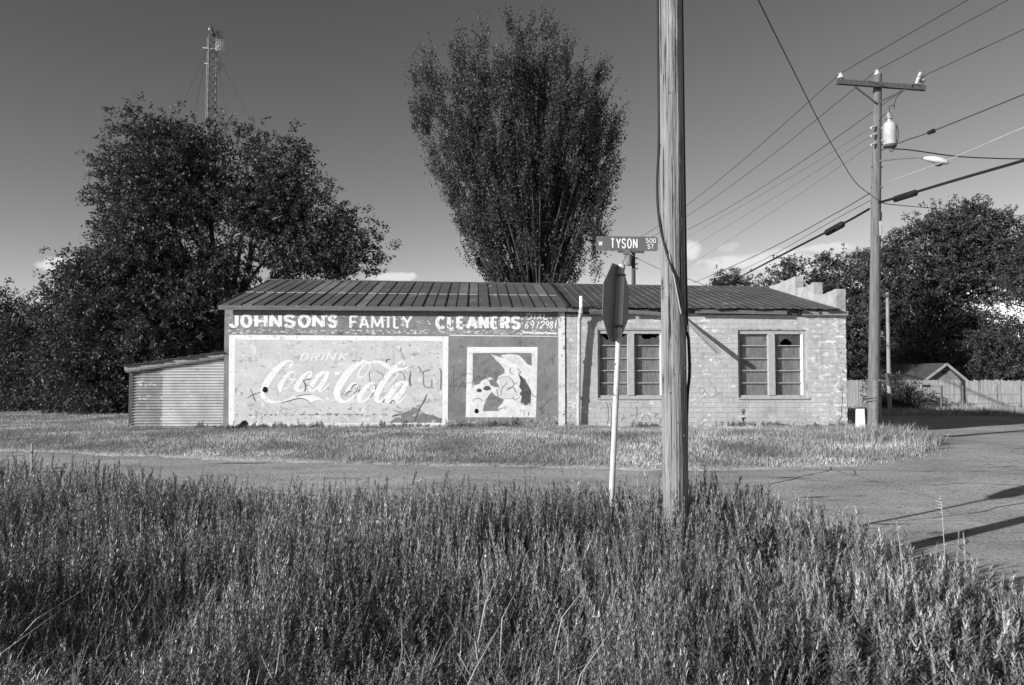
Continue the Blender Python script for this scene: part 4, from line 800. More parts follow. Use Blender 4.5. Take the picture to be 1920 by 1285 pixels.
cl = atz(1746, 247.5, n0.z); tag(MB().tube([cl-(atz(1760, 242, n0.z)-cl).normalized()*.09, cl+(atz(1760, 242, n0.z)-cl).normalized()*.09], [.05, .06], 8).build('cable_clamp', 'black', None, smooth=True), 'small dark clamp on the twisted cable right of the transformer', 'clamp')
wire('service_drop', [at(1672, 279, DU-.2), at(1710, 282, DU-.2), at(1790, 293, DU-.1), at(1860, 297, DU), at(1925, 298, DU), at(2100, 296, DU)], .016, 'black', 'wavy black service cable running right above the street lamp')
z2 = at(1650, 352, DU-.1).z
wire('power_line', [at(1650, 352, DU-.1), atz(1680, 336, z2), atz(1770, 303, z2), atz(1920, 239, z2+.15), atz(2300, 80, z2+.5)], .009, 'wire_pale', 'pale thin line passing in front of the street lamp')
z3 = at(1648, 380, DU-.15).z; T1 = at(1648, 380, DU-.15); T2 = atz(1785, 340, z3); T3 = atz(1920, 301, z3); T4 = T3+(T3-T2)*2
wire('telephone_cable', [T1, atz(1700, 365.5, z3), T2, T3, T4], .035, 'black', 'thick black telephone cable leaving the pole towards the right edge')
spl_a, spl_b = atz(1676, 374.5, z3), atz(1719, 361, z3)
tag(MB().tube([spl_a, spl_a.lerp(spl_b, .06), spl_a.lerp(spl_b, .94), spl_b], [.04, .085, .085, .04], 12).build('splice_case', 'black', None, smooth=True), 'black splice case on the telephone cable just right of the pole', 'splice case')
z5 = at(1628, 393, DU).z; C1 = at(1630, 392, DU+.1); C3 = at(1360, 534, 44.0)
wire('telephone_cable', [C1, atz(1580, 420, z5-.05), atz(1480, 471, z5-.28), C3, C3+(C3-C1)*.25], .032, 'black', 'thick black telephone cable sloping down left from the pole to the roof')
sa, sb = atz(1549, 437.5, z5-.12), atz(1581, 420, z5-.05)
tag(MB().tube([sa, sa.lerp(sb, .07), sa.lerp(sb, .93), sb], [.04, .10, .10, .04], 12).build('splice_case', 'black', None, smooth=True), 'black splice case on the telephone cable left of the pole', 'splice case')
z6 = at(1625, 366, DU).z
wire('power_line', [at(1632, 362, DU), atz(1560, 404, z6-.12), atz(1420, 478, z6-.35), at(1300, 531, 50)], .012, 'wire', 'upper of two thin lines running down left above the telephone cable')
wire('power_line', [at(1632, 376, DU), atz(1560, 415, z6-.22), atz(1440, 483, z6-.5), at(1362, 520, 46), at(1330, 536, 52)], .008, 'wire', 'lower of two thin lines just above the sloping telephone cable')
wire('service_drop', [at(1634, 367, DU-.05), at(1605, 343, DU-1.3), at(1578, 302, DU-2.8), at(1540, 236, DU-5), at(1490, 137, DU-8), at(1418, -8, DU-11.4), at(1350, -160, DU-14)], .010, 'black', 'slack dark cable dropping from the top edge to the pole')
z7 = at(1655, 381, DU).z
wire('service_drop', [at(1652, 380, DU-.1), at(1675, 384, DU+1), at(1760, 391.5, DU+6), at(1920, 405, DU+14), at(2050, 413, DU+20)], .012, 'wire', 'thin service line running right in front of the big tree')
for p, lab in (((270, 470), 'faint'), ):
    for i, (a, b) in enumerate((((1634, 240), (1290, 444)), ((1634, 255), (1290, 468)), ((1634, 272), (1290, 500)))):
        za = at(*a, DU).z; wire('power_line', [at(*a, DU-.1), atz((a[0]+b[0])/2, (a[1]+b[1])/2+3, za-.2), atz(*b, za-.15)], .0045, 'wire', 'hair-thin %s of three faint lines left of the transformer' % ('topmost', 'middle', 'lowest')[i])
wire('service_drop', [at(1193, 484, DF), at(1240, 506, DF-6), at(1290, 523, DF-9), at(1325, 537, DF-11)], .014, 'wire', 'dark service line sloping down right from the far pole behind the big pole')
wire('service_drop', [at(1590, 559, 36), at(1630, 556, 38), at(1657, 552, DS-.1)], .010, 'wire_pale', 'pale service line reaching the slim service pole')
# ------------------------------------------------------------------ bollard, stake
b0 = at(1613.5, 812, 22.0); g = gzf(b0.x, 22)
tag(MB().hexa([(b0.x-.1, 21.9, g-.1), (b0.x+.1, 21.9, g-.1), (b0.x+.1, 22.1, g-.1), (b0.x-.1, 22.1, g-.1), (b0.x-.085, 21.92, g+.62), (b0.x+.085, 21.92, g+.62), (b0.x+.085, 22.08, g+.60), (b0.x-.085, 22.08, g+.60)]).build('marker_post', 'bollard', None), 'short white marker post between the building corner and the utility pole', 'post')
k0 = at(59, 870, 10.2); g = gzf(k0.x, 10.2); zt_ = at(58, 832, 10.2).z
st = thing('survey_stake', (k0.x, 10.2, g), 'thin wooden stake standing in the weeds at the left edge', 'stake')
MB().hexa([(k0.x-.014, 10.19, g-.1), (k0.x+.014, 10.19, g-.1), (k0.x+.014, 10.21, g-.1), (k0.x-.014, 10.21, g-.1), (k0.x-.016, 10.19, zt_), (k0.x+.010, 10.19, zt_+.01), (k0.x+.010, 10.21, zt_+.01), (k0.x-.016, 10.21, zt_)]).build('stake_shaft', 'wood', st)
MB().tube([(k0.x, 10.2, zt_-.12), (k0.x, 10.2, zt_-.10)], .022, 8).build('wire_wrap', 'metal', st)
# ------------------------------------------------------------------ board fence, wire fence, shed house
DFc = 44.0; fa = at(1545, 713, DFc+1.5); fe = at(2010, 713, DFc-1.0); g = -.25
FE = thing('board_fence', (fa.x, fa.y, g), 'weathered vertical board fence across the far end of the side street', 'fence')
n = 112; fm = []
for s in range(5):
    me = bpy.data.meshes.new('fence_board'); h = 1.62+.06*random.random(); w = .062
    P = [(-w, -.01, 0), (w, -.01, 0), (w, .012, 0), (-w, .012, 0), (-w, -.01, h), (w, -.01, h-.01*s), (w, .012, h-.01*s), (-w, .012, h)]
    mb = MB().hexa(P); me.from_pydata(mb.v, [], mb.f); me.materials.append(MT['fence']); fm.append(me)
for i in range(n):
    p = fa.lerp(fe, (i+.5)/n); o = bpy.data.objects.new('fence_board', random.choice(fm)); COL.objects.link(o); o.parent = FE
    o.location = (p.x-fa.x, p.y-fa.y+random.uniform(-.01, .01), random.uniform(-.06, .03)-.02); o.rotation_euler = (random.uniform(-.015, .015), random.uniform(-.012, .012), math.atan2(fe.y-fa.y, fe.x-fa.x)+random.uniform(-.05, .05))
for z in (.35, 1.25): MB().bar((fa.x, fa.y+.06, g+z), (fe.x, fe.y+.06, g+z), .04, .09).build('rail', 'fence', FE)
ww = thing('wire_fence', (at(1806, 770, 41).x, 41, g), 'sagging wire fence on dark posts in front of the board fence', 'fence')
for px in (1765, 1806, 1871, 1915): MB().tube([(at(px, 770, 41).x, 41, g-.1), (at(px, 770, 41).x, 41, g+1.35)], .035, 8).build('post', 'metal', ww, smooth=True)
for z in (.45, .9): MB().tube([Vector(p) for p in spline([(at(px, 770, 41).x, 41, g+z+dz) for px, dz in ((1765, .0), (1785, -.04), (1806, 0), (1840, -.05), (1871, 0), (1893, -.03), (1915, 0))], 4)], .012, 6).build('strand', 'metal', ww)
MB().bar(at(1729, 724, 42), at(1770, 725, 42), .06, .14).build('top_board', 'wood', ww); MB().tube([at(1766, 724, 42), (at(1766, 760, 42).x, 42, g-.1)], .04, 8).build('post', 'dark_wood', ww)
DH = 49.0; h0 = at(1736, 712, DH); h1 = at(1800, 712, DH); ap = at(1770, 683, DH); gh = -.3
HS = thing('garage', ((h0.x+h1.x)/2, DH, gh), 'small gabled garage with pale siding showing above the board fence', 'garage')
MB().prism([(h0.x, DH, gh), (h1.x, DH, gh), (h1.x, DH, h1.z), (ap.x, DH, ap.z), (h0.x, DH, h0.z)], (-1.6, 5.5, 0)).build('wall', 'siding', HS)
for i in range(9):
    z = h0.z-1.2+i*.14+.0; MB().box((h0.x+.05+max(0, i-7)*.3, DH-.02, z), (h1.x-.05-max(0, i-7)*.3, DH-.002, z+.12)).build('siding_board', 'siding', HS)
for e, sgn in ((h0, -1), (h1, 1)):
    a = Vector((ap.x, DH-.3, ap.z+.06)); b = Vector((e.x+sgn*.35, DH-.3, e.z-.14+.06)); d = Vector((-1.7, 6.0, 0))
    MB().hexa([a-Vector((0, 0, .08)), b-Vector((0, 0, .08)), b+d-Vector((0, 0, .08)), a+d-Vector((0, 0, .08)), a, b, b+d, a+d]).build('roof_slope', 'shingle', HS)
    MB().bar(a+Vector((0, -.03, -.06)), b+Vector((0, -.03, -.06)), .04, .14).build('barge_board', 'fascia_pale', HS)
MB().box((ap.x-.14, DH-.04, ap.z-.62), (ap.x+.14, DH-.021, ap.z-.42)).build('gable_vent', 'shingle', HS)
# ------------------------------------------------------------------ radio mast
DT = 60.0; t0 = at(393, 235, DT); tt = at(394, 62, DT); gT = gzf(t0.x, DT)
TO = thing('radio_mast', (t0.x, DT, gT), 'tall guyed steel lattice radio mast rising behind the left tree', 'radio mast')
wd = .34; legs = [Vector((-wd, .1, 0)), Vector((wd, .2, 0)), Vector((-.02, -.42, 0))]; ztop = tt.z
for l in legs: MB().tube([(t0.x+l.x, DT+l.y, gT-.1), (t0.x+.04+l.x, DT+l.y, ztop-.3)], .05, 6).build('mast_leg', 'tower', TO)
m = MB(); z = gT+.2; i = 0
while z < ztop-.6:
    for a, b in ((0, 1), (1, 2), (2, 0)):
        A, Bb = legs[a], legs[b]; o = Vector((t0.x+.04*(z-gT)/(ztop-gT), DT, 0))
        m.tube([A+o+Vector((0, 0, z)), Bb+o+Vector((0, 0, z+.62))], .023, 4); m.tube([Bb+o+Vector((0, 0, z)), A+o+Vector((0, 0, z+.62))], .023, 4); m.tube([A+o+Vector((0, 0, z)), Bb+o+Vector((0, 0, z))], .014, 4)
    z += .62
m.build('bracing', 'tower', TO, recalc=False)
MB().bar(at(395, 50, DT-.5), at(400, 67, DT-.5), .5, .12, (1, 0, 0)).build('panel_antenna', 'dark_wood', TO)
MB().lathe(at(393, 55, DT-.6), [(.08, -.1), (.1, 0), (.06, .1)], 10).build('beacon', 'tower_pale', TO)
for (x, y, w, h) in ((410, 66, .28, .33), (412, 85, .34, .42), (407, 126, .24, .45)):   # grid dishes
    c = at(x, y, DT-.3); m = MB(); n = 7
    for j in range(n):
        t = (j/(n-1)-.5)*2; m.tube([Vector(p) for p in spline([c+Vector((w*t, .12*t*t, -h*math.sqrt(max(.05, 1-.5*t*t)))), c+Vector((w*t, .12*t*t-.12, 0)), c+Vector((w*t, .12*t*t, h*math.sqrt(max(.05, 1-.5*t*t))))], 4)], .018, 4)
    for j in range(5):
        t = (j/4-.5)*1.8; m.tube([c+Vector((-w, 0, h*t)), c+Vector((0, -.12, h*t)), c+Vector((w, 0, h*t))], .016, 4)
    m.build('grid_dish', 'tower_pale' if y == 85 else 'tower', TO, recalc=False); MB().bar(c, (t0.x+.3, DT+.1, c.z), .05, .05).build('dish_arm', 'tower_pale', TO)
for z_, L_ in ((at(393, 92, DT).z, .55), (at(393, 121, DT).z, .4)): MB().bar((t0.x-L_, DT-.2, z_), (t0.x+L_, DT-.2, z_-.1), .06, .06).build('mount_arm', 'tower_pale', TO)
for q in ((at(335, 215, DT+2)), at(363, 222, DT+6), at(428, 232, DT-3), at(492, 268, DT+1)):
    s = Vector((t0.x+(.3 if q.x > t0.x else -.3), DT, at(393, 92, DT).z)); d = q-s; e = s+d*((gT-s.z)/d.z); MB().tube([s, e], .014, 4).build('guy_wire', 'wire', TO)
# ------------------------------------------------------------------ trees
def leaves(P, A, size, asp, rng, fold=.25):
    """rhombic leaves at P along A"""
    n = len(P); A = A/np.linalg.norm(A, axis=1, keepdims=True); rv = rng.normal(size=(n, 3)); S = np.cross(A, rv); S /= np.linalg.norm(S, axis=1, keepdims=True)+1e-9
    Nn = np.cross(A, S); L = size[:, None]; w = L*asp
    V = np.stack([P+A*L*.2+S*w*.55, P+A*L, P+A*L*.1-S*w*.55+Nn*L*fold*.2], 1).reshape(-1, 3)
    F = np.arange(3*n).reshape(n, 3); tone = np.repeat(np.clip(rng.normal(1, .22, n), .5, 1.7), 3); return V, F, tone
def tree(name, label, rows, d, n_shoot, n_leaf, size, m, seed, style='round', depth=.85, gap=.36, trunk_r=.3, bark='bark', group=None, trunk_px=None, low=None, asp=.42, lobes=None):
    """rows: (photo row, left column, right column) of the crown's outline at distance d"""
    rng = np.random.default_rng(seed); rows = sorted(rows); R3 = np.array([(at(l, y, d).z, at(l, y, d).x, at(r, y, d).x) for y, l, r in rows])[::-1]
    zs = np.linspace(R3[0, 0], R3[-1, 0], 60); xl = np.interp(zs, R3[:, 0], R3[:, 1]); xr = np.interp(zs, R3[:, 0], R3[:, 2])
    mid, half = (xl+xr)/2, (xr-xl)/2; tx = at(trunk_px, 700, d).x if trunk_px else mid[0]
    g = gzf(tx, d); t = thing(name, (tx, d, g), label, 'tree' if 'shrub' not in name and 'bush' not in name else 'shrub', group)
    w = np.maximum(half, .05)**1.5; w = w/w.sum(); per = 15; NC_ = int(n_shoot/per*2.2)
    zi = rng.choice(60, NC_, p=w); z = zs[zi]+rng.uniform(-.5, .5, NC_)*(zs[1]-zs[0]); rad = rng.random(NC_)**(.42 if style == 'vase' else .34); ph = rng.uniform(0, 2*math.pi, NC_)
    h = np.interp(z, zs, half); c = np.interp(z, zs, mid); hd = np.maximum(h, .4)*depth
    q = np.stack([np.cos(ph)*2.3+seed, np.sin(ph)*2.3, z*.45], 1); lump = (.78+.36*vnoise(q+50)) if style != 'vase' else (.86+.16*vnoise(q*1.3+50))
    CP = np.stack([c+h*rad*np.cos(ph)*lump, d+hd*rad*np.sin(ph)*lump, z], 1)
    keep = vnoise(CP*(.5 if style != 'vase' else .7)+seed*3.1) > gap; nc = max(8, int(n_shoot/per)); CP, ph, rad = CP[keep][:nc], ph[keep][:nc], rad[keep][:nc]
    if lobes:                                 # clumps fill separate boughs, leaving gaps between them
        LB = np.array([(at(l[0], l[1], d+(l[4] if len(l) > 4 else 0))[:]+(l[2]*d/FPX, l[3]*d/FPX)) for l in lobes]); wl = LB[:, 3]*LB[:, 4]*(LB[:, 3]+LB[:, 4]); li = rng.choice(len(LB), nc, p=wl/wl.sum())
        u3 = rng.normal(size=(nc, 3)); u3 /= np.linalg.norm(u3, axis=1, keepdims=True); rr3 = rng.random(nc)**.4
        CP = LB[li, :3]+u3*rr3[:, None]*np.stack([LB[li, 3], (LB[li, 3]+LB[li, 4])*.5, LB[li, 4]], 1); ph = np.arctan2(CP[:, 1]-d, CP[:, 0]-tx); rad = np.clip(rr3, .3, 1)
    stems = []
    if style == 'vase':                       # foliage strung along many upright stems that fan out from the fork
        fk = np.array([tx, d, low]); ns_ = 300; w2 = np.maximum(half, .05)*(np.linspace(.55, 1.35, 60)); zi = rng.choice(60, ns_*3, p=w2/w2.sum()); zz_ = zs[zi]; keepz = zz_ > zs[0]+(zs[-1]-zs[0])*.16; zz_ = zz_[keepz][:ns_]; ns_ = len(zz_)
        phs = rng.uniform(0, 2*math.pi, ns_); rs = rng.random(ns_)**.38*rng.uniform(.9, 1.08, ns_); hh_ = np.interp(zz_, zs, half); cc_ = np.interp(zz_, zs, mid)
        EN = np.stack([cc_+hh_*rs*np.cos(phs), d+np.maximum(hh_, .5)*depth*rs*np.sin(phs), zz_+rng.uniform(-.2, .9, ns_)], 1); stems = EN
        si = rng.integers(0, ns_, nc); ts = rng.uniform(.3, 1.0, nc)**.6; vol = rng.random(nc) < .42; CV = CP.copy(); pv, rv_ = ph.copy(), rad.copy(); A_ = fk+rng.normal(0, .15, (nc, 3)); E_ = EN[si]; M_ = (A_+E_)/2-(E_-A_)*np.array([.17, .17, -.03])
        t1 = ts[:, None]; C1 = (1-t1)**2*A_+2*t1*(1-t1)*M_+t1**2*E_; CP = C1+rng.normal(0, 1, (nc, 3))*(.34*(1.12-ts))[:, None]; ph = phs[si]; rad = rs[si]; CP[vol] = (CV*1)[vol]; ph = np.where(vol, pv, ph); rad = np.where(vol, rv_, rad)
    nc = len(CP); big = size/.17; rc = rng.uniform(.25, .58, nc)*big**.5 if style != 'vase' else rng.uniform(.2, .42, nc)*(1.25-.6*ts); I = np.repeat(np.arange(nc), per); n = len(I)
    off = rng.normal(0, 1, (n, 3))*rc[I][:, None]*(np.array([.55, .55, 1.25]) if style == 'vase' else np.array([1, 1, .72]))
    P = CP[I]+off; ph, rad = ph[I], rad[I]; out = np.stack([np.cos(ph)*rad, np.sin(ph)*rad, np.zeros(n)], 1)
    oc = off/(np.linalg.norm(off, axis=1, keepdims=True)+1e-6)
    if style == 'vase': D = out*.5+np.array([0, 0, 1.0])+rng.normal(0, .2, (n, 3)); SL = rng.uniform(.4, 1.1, n)*np.where((rng.random(n) < .25) & (rad > .85), 1.6, 1)
    else: D = out*.7+oc*.8+rng.normal(0, .35, (n, 3))+np.array([0, 0, .2]); SL = rng.uniform(.2, .55, n)*big**.5
    D /= np.linalg.norm(D, axis=1, keepdims=True)
    tt_ = np.tile(np.linspace(.05, 1, n_leaf), (n, 1))+rng.uniform(-.04, .04, (n, n_leaf))
    LP = P[:, None]+D[:, None]*(tt_*SL[:, None])[..., None]+rng.normal(0, .05 if style == 'vase' else .07, (n, n_leaf, 3))
    if style != 'vase': LP[..., 2] -= (tt_**2*.16*SL[:, None])
    LA = D[:, None]*.6+rng.normal(0, .6, (n, n_leaf, 3))+np.array([0, 0, .15 if style == 'vase' else -.25])
    V, F, tone = leaves(LP.reshape(-1, 3), LA.reshape(-1, 3), rng.uniform(.7, 1.25, n*n_leaf)*size, asp, rng)
    cl = np.repeat(np.clip(rng.normal(1, .2, n), .55, 1.6), n_leaf*3)
    npmesh('crown', V, F, m, t, {'tone': tone*cl}, off=t.location)
    # trunk and limbs
    b = MB(); zf = zs[0]+(zs[-1]-zs[0])*(.0 if style == 'vase' else .08); fork = Vector((tx, d, max(g+1.2, zf if low is None else low)))
    b.tube([(tx, d, g-.2), (tx+.05, d, g+(fork.z-g)*.5), fork], [trunk_r*1.35, trunk_r*1.05, trunk_r], 10)
    b.build('trunk', bark, t, smooth=True)
    b = MB(); nl = 64 if style == 'vase' else 20
    far_i = [i for i in rng.choice(n, min(n, nl*12), replace=False)]
    cand = sorted(far_i, key=lambda i: -rad[i])[:nl*3]; rng.shuffle(cand)
    for i in (cand[:nl] if not len(stems) else range(min(90, len(stems)))):
        e = Vector(P[i] if not len(stems) else stems[i]); s = fork+Vector((rng.normal(0, .12), rng.normal(0, .12), rng.uniform(-.4, .3)))
        if style == 'vase': md = s.lerp(e, .5)+Vector((-(e.x-s.x)*.16, -(e.y-s.y)*.16, 0)); r0 = trunk_r*.24
        else: md = s.lerp(e, .5)+Vector((rng.normal(0, .3), rng.normal(0, .3), (e.z-s.z)*.12)); r0 = trunk_r*.42
        pts = [Vector(p) for p in spline([s, md, e], 6)]; k = len(pts); b.tube(pts, [r0*(1-.88*j/(k-1)) for j in range(k)], 6)
        for _ in range(5 if style != 'vase' else 0):
            j = rng.integers(4, k-1); sp = pts[j]; e2 = Vector(P[min(range(0, n, max(1, n//160)), key=lambda a: (Vector(P[a])-sp-(e-s)*.18).length)])
            b.tube([sp, sp.lerp(e2, .5)+Vector((0, 0, .1)), e2], [r0*.35, r0*.22, r0*.08], 5)
    b.build('limb', bark, t, smooth=True, recalc=False); return t
tree('elm_tree', 'tall vase-shaped tree fanning upward behind the middle of the roof', [(48, 955, 1010), (75, 905, 1050), (110, 850, 1085), (150, 812, 1122), (185, 785, 1150), (220, 762, 1157), (250, 752, 1155), (300, 780, 1158), (350, 820, 1156), (400, 840, 1154), (440, 850, 1150), (480, 848, 1150), (520, 868, 1140), (560, 930, 1090)], 38, 11500, 18, .12, 'leaf_elm', 3, 'vase', .8, .33, .42, 'bark', None, 1010, 1.9, .5)
tree('pecan_tree', 'large spreading dark tree behind the left end of the building', [(222, 300, 400), (240, 255, 465), (290, 245, 520), (330, 215, 580), (370, 192, 585), (410, 205, 600), (430, 235, 650), (455, 230, 690), (490, 200, 708), (530, 190, 690), (580, 180, 560), (640, 200, 500), (700, 230, 470)], 35, 8600, 17, .175, 'leaf', 8, 'round', .75, .40, .42, 'bark', None, 425, 3.0, .42, [(345, 262, 75, 42), (275, 255, 45, 32), (425, 262, 45, 32), (330, 330, 95, 50), (240, 345, 50, 48), (520, 310, 52, 42), (480, 365, 85, 45), (560, 355, 38, 40), (260, 405, 62, 48, -1), (390, 400, 80, 45), (520, 420, 80, 45), (610, 420, 50, 42), (665, 430, 30, 34), (650, 480, 60, 38), (570, 490, 70, 36), (460, 480, 60, 34), (270, 470, 75, 50, -1), (350, 500, 80, 40, -1), (300, 560, 90, 55, -1.5), (430, 545, 60, 40), (380, 620, 90, 60, -1), (240, 640, 60, 60, -1)])
tree('mulberry_tree', 'rounded leafy tree left of the lean-to, below the large tree', [(470, 190, 270), (495, 150, 330), (530, 140, 400), (580, 100, 440), (640, 90, 440), (720, 110, 430), (765, 130, 420)], 33, 5400, 17, .16, 'leaf', 21, 'round', .7, .30, .2, 'bark', None, 270, 1.5)
tree('hedge_tree', 'low bushy tree between the rounded tree and the left edge', [(575, 60, 140), (600, 30, 190), (650, 10, 230), (720, 0, 240), (775, -10, 250)], 36, 3400, 17, .15, 'leaf', 33, 'round', .8, .28, .16, 'bark', None, 110, 1.2)
tree('hedge_tree', 'dark bushy tree cut off by the left edge of the picture', [(548, -60, 14), (580, -110, 40), (640, -160, 75), (720, -170, 80), (775, -170, 80)], 38, 3200, 17, .15, 'leaf', 35, 'round', .8, .28, .2, 'bark', None, -50, 1.2)
# the unlit thicket under the trees on the left
tree('thicket_shrub', 'dense low shrub in the dark thicket at the far left edge', [(640, -120, 130), (700, -160, 170), (775, -170, 180)], 41, 1200, 12, .26, 'leaf', 41, 'round', .5, .15, .1, 'bark', None, 20, .8)
tree('thicket_shrub', 'dense low shrub in the dark thicket just left of the lean-to', [(640, 130, 400), (700, 120, 440), (775, 120, 450)], 39, 1400, 12, .26, 'leaf', 43, 'round', .5, .15, .1, 'bark', None, 290, .8)
# right
tree('oak_tree', 'big broad tree with the highest crown at the far right', [(372, 1780, 1850), (400, 1745, 1900), (430, 1660, 1935), (470, 1640, 1990), (520, 1640, 2010), (560, 1640, 1850), (620, 1650, 1830), (690, 1660, 1830), (735, 1680, 1800)], 62, 7600, 15, .26, 'leaf_far', 51, 'far', .8, .36, .4, 'bark_pale', None, 1725, 3.2, .42, [(1815, 405, 50, 34), (1760, 430, 50, 34), (1870, 430, 50, 32), (1700, 440, 50, 30), (1810, 470, 90, 45), (1700, 500, 70, 50), (1910, 480, 60, 45), (1790, 540, 80, 50), (1690, 580, 60, 60), (1770, 620, 80, 50), (1720, 690, 70, 50), (1800, 690, 50, 40)])
tree('oak_tree', 'lower round tree right behind the stepped parapet', [(472, 1560, 1640), (490, 1480, 1680), (515, 1440, 1700), (560, 1420, 1710), (640, 1450, 1710), (750, 1480, 1700)], 66, 4600, 15, .26, 'leaf_far', 53, 'far', .8, .30, .35, 'bark_pale', None, 1600, 3.0, .42, [(1600, 495, 45, 28), (1545, 505, 45, 26), (1650, 490, 40, 30), (1490, 520, 45, 26), (1455, 540, 30, 20), (1580, 560, 90, 45), (1500, 580, 60, 40), (1660, 570, 50, 50), (1560, 650, 110, 60), (1650, 690, 60, 60)])
tree('hackberry_tree', 'lower tree at the right edge under the gap of sky', [(590, 1850, 1900), (620, 1810, 1990), (660, 1790, 2020), (710, 1800, 2020), (745, 1820, 2020)], 54, 3200, 16, .19, 'leaf_far', 55, 'far', .8, .28, .25, 'bark', None, 1900, 1.5)
tree('oak_tree', 'tree cut off by the right edge above the gap of sky', [(440, 1930, 2040), (480, 1900, 2100), (530, 1880, 2120), (565, 1900, 2100)], 58, 2400, 16, .2, 'leaf_far', 57, 'far', .8, .3, .3, 'bark', None, 2000, 6)
tree('thicket_shrub', 'dark undergrowth behind the fence left of the garage', [(640, 1570, 1740), (690, 1560, 1760), (745, 1570, 1760)], 74, 1200, 12, .4, 'leaf_far', 59, 'far', .6, .12, .15, 'bark', None, 1660, .8)
tree('thicket_shrub', 'dark undergrowth behind the garage at the far right', [(610, 1740, 1860), (660, 1730, 1990), (745, 1740, 2000)], 80, 1300, 12, .4, 'leaf_far', 61, 'far', .6, .12, .15, 'bark', None, 1840, .8)
tree('vine_shrub', 'vine-grown bush in the shade at the foot of the service pole', [(712, 1650, 1685), (728, 1640, 1700), (750, 1640, 1715), (768, 1645, 1725)], 42, 900, 14, .12, 'leaf_far', 63, 'round', .6, .1, .04, 'bark', None, 1675, .2)
tree('distant_tree', 'small distant treetop over the roof right of the big pole', [(514, 1345, 1370), (525, 1333, 1390), (545, 1335, 1400), (640, 1340, 1390)], 95, 1000, 15, .28, 'leaf_far', 65, 'far', .8, .2, .2, 'bark', None, 1362, 3)
tree('distant_tree', 'smaller distant treetop just left of the stepped parapet', [(524, 1395, 1425), (535, 1385, 1440), (560, 1390, 1450), (640, 1390, 1440)], 100, 800, 15, .28, 'leaf_far', 67, 'far', .8, .2, .2, 'bark', None, 1415, 3)
# ------------------------------------------------------------------ weeds: many unlike stems, real leaves, one mass
def weed_plant(rng, h, nl, leafl, spread, tri=False, bushy=False):
    """one stem with leaves; returns V, F(tri), tone"""
    bend = rng.normal(0, .06, 2); V = []; F = []; T = []
    def sp(t): return np.array([bend[0]*h*t*t*2, bend[1]*h*t*t*2, h*t])
    r = .0026
    for t in (0, .5, 1):
        for a in (0, 2.09, 4.19): V.append(sp(t)+np.array([math.cos(a), math.sin(a), 0])*r*(1-.7*t)); T.append(.8)
    for s in (0, 3):
        for j in range(3): a, b = s+j, s+(j+1) % 3; F += [(a, b, b+3), (a, b+3, a+3)]
    for i in range(nl):
        t = .12+.88*(i/nl)**.8; az = i*2.4+rng.normal(0, .3); L = leafl*(1.15-.75*t)*rng.uniform(.7, 1.25); pit = R(rng.uniform(38, 64) if t < .65 else rng.uniform(60, 82))
        if bushy: pit = R(rng.uniform(15, 50) if t < .8 else rng.uniform(40, 75)); L *= 1.25
        d = np.array([math.cos(az)*math.cos(pit), math.sin(az)*math.cos(pit), math.sin(pit)]); s = np.array([-math.sin(az), math.cos(az), 0]); up = np.cross(s, d)*-1
        p = sp(t); w = L*rng.uniform(.07, .12)*spread; k = len(V); tn = rng.uniform(.65, 1.4)*(.75+.6*t)  # leaf tone rises up the stem, painting in sunlit tips
        if tri: V += [p+d*L*.15+s*w, p+d*L*.98-up*L*.05, p+d*L*.15-s*w]; T += [tn]*3; F += [(k, k+1, k+2)]; continue
        V += [p, p+d*L*.5+s*w+up*L*.04, p+d*L*.96-up*L*.10, p+d*L*.5-s*w+up*L*.04]; T += [tn]*4; F += [(k, k+1, k+2), (k, k+2, k+3)]
    return np.array(V), np.array(F), np.array(T)
def grass_tuft(rng, h, nb):
    V = []; F = []; T = []
    for i in range(nb):
        az = rng.uniform(0, 6.28); o = rng.normal(0, .025, 2); L = h*rng.uniform(.5, 1.2); ln = rng.uniform(.1, .7); s = np.array([-math.sin(az), math.cos(az), 0])*.0022; k = len(V); b = np.array([o[0], o[1], 0])
        dr = np.array([math.cos(az), math.sin(az), 0]); mid = b+dr*L*ln*.3+np.array([0, 0, L*.62]); tip = b+dr*L*ln+np.array([0, 0, L*(1-.3*ln)])
        V += [b-s, b+s, mid+s, mid-s, tip]; tn = rng.uniform(.7, 1.6); T += [tn]*5; F += [(k, k+1, k+2), (k, k+2, k+3), (k+3, k+2, k+4)]
    return np.array(V), np.array(F), np.array(T)
def scatter(name, protos, pos, scl, hscl, which, m, label, tone=None, seed=1, lean=.06):
    rng = np.random.default_rng(seed); VV = []; FF = []; TT_ = []; base = 0
    for k, (V, F, T) in enumerate(protos):
        I = np.where(which == k)[0]
        if not len(I): continue
        a = rng.uniform(0, 2*math.pi, len(I)); c, s = np.cos(a)*scl[I], np.sin(a)*scl[I]
        X = V[None, :, 0]*c[:, None]-V[None, :, 1]*s[:, None]; Y = V[None, :, 0]*s[:, None]+V[None, :, 1]*c[:, None]; Z = V[None, :, 2]*hscl[I][:, None]
        lx, ly = rng.normal(.02, lean, len(I)), rng.normal(0, lean, len(I)); X = X+Z*lx[:, None]; Y = Y+Z*ly[:, None]
        P = np.stack([X+pos[I, 0][:, None], Y+pos[I, 1][:, None], Z+pos[I, 2][:, None]], -1); nv = len(V)
        VV.append(P.reshape(-1, 3)); FF.append((F[None]+(np.arange(len(I))*nv)[:, None, None]+base).reshape(-1, 3)); base += len(I)*nv
        TT_.append((T[None]*(tone[I] if tone is not None else np.ones(len(I)))[:, None]).ravel())
    o = npmesh(name, np.concatenate(VV), np.concatenate(FF), m, None, {'tone': np.concatenate(TT_)}); return tag(o, label, None, None, 'stuff')
rg = np.random.default_rng(77)
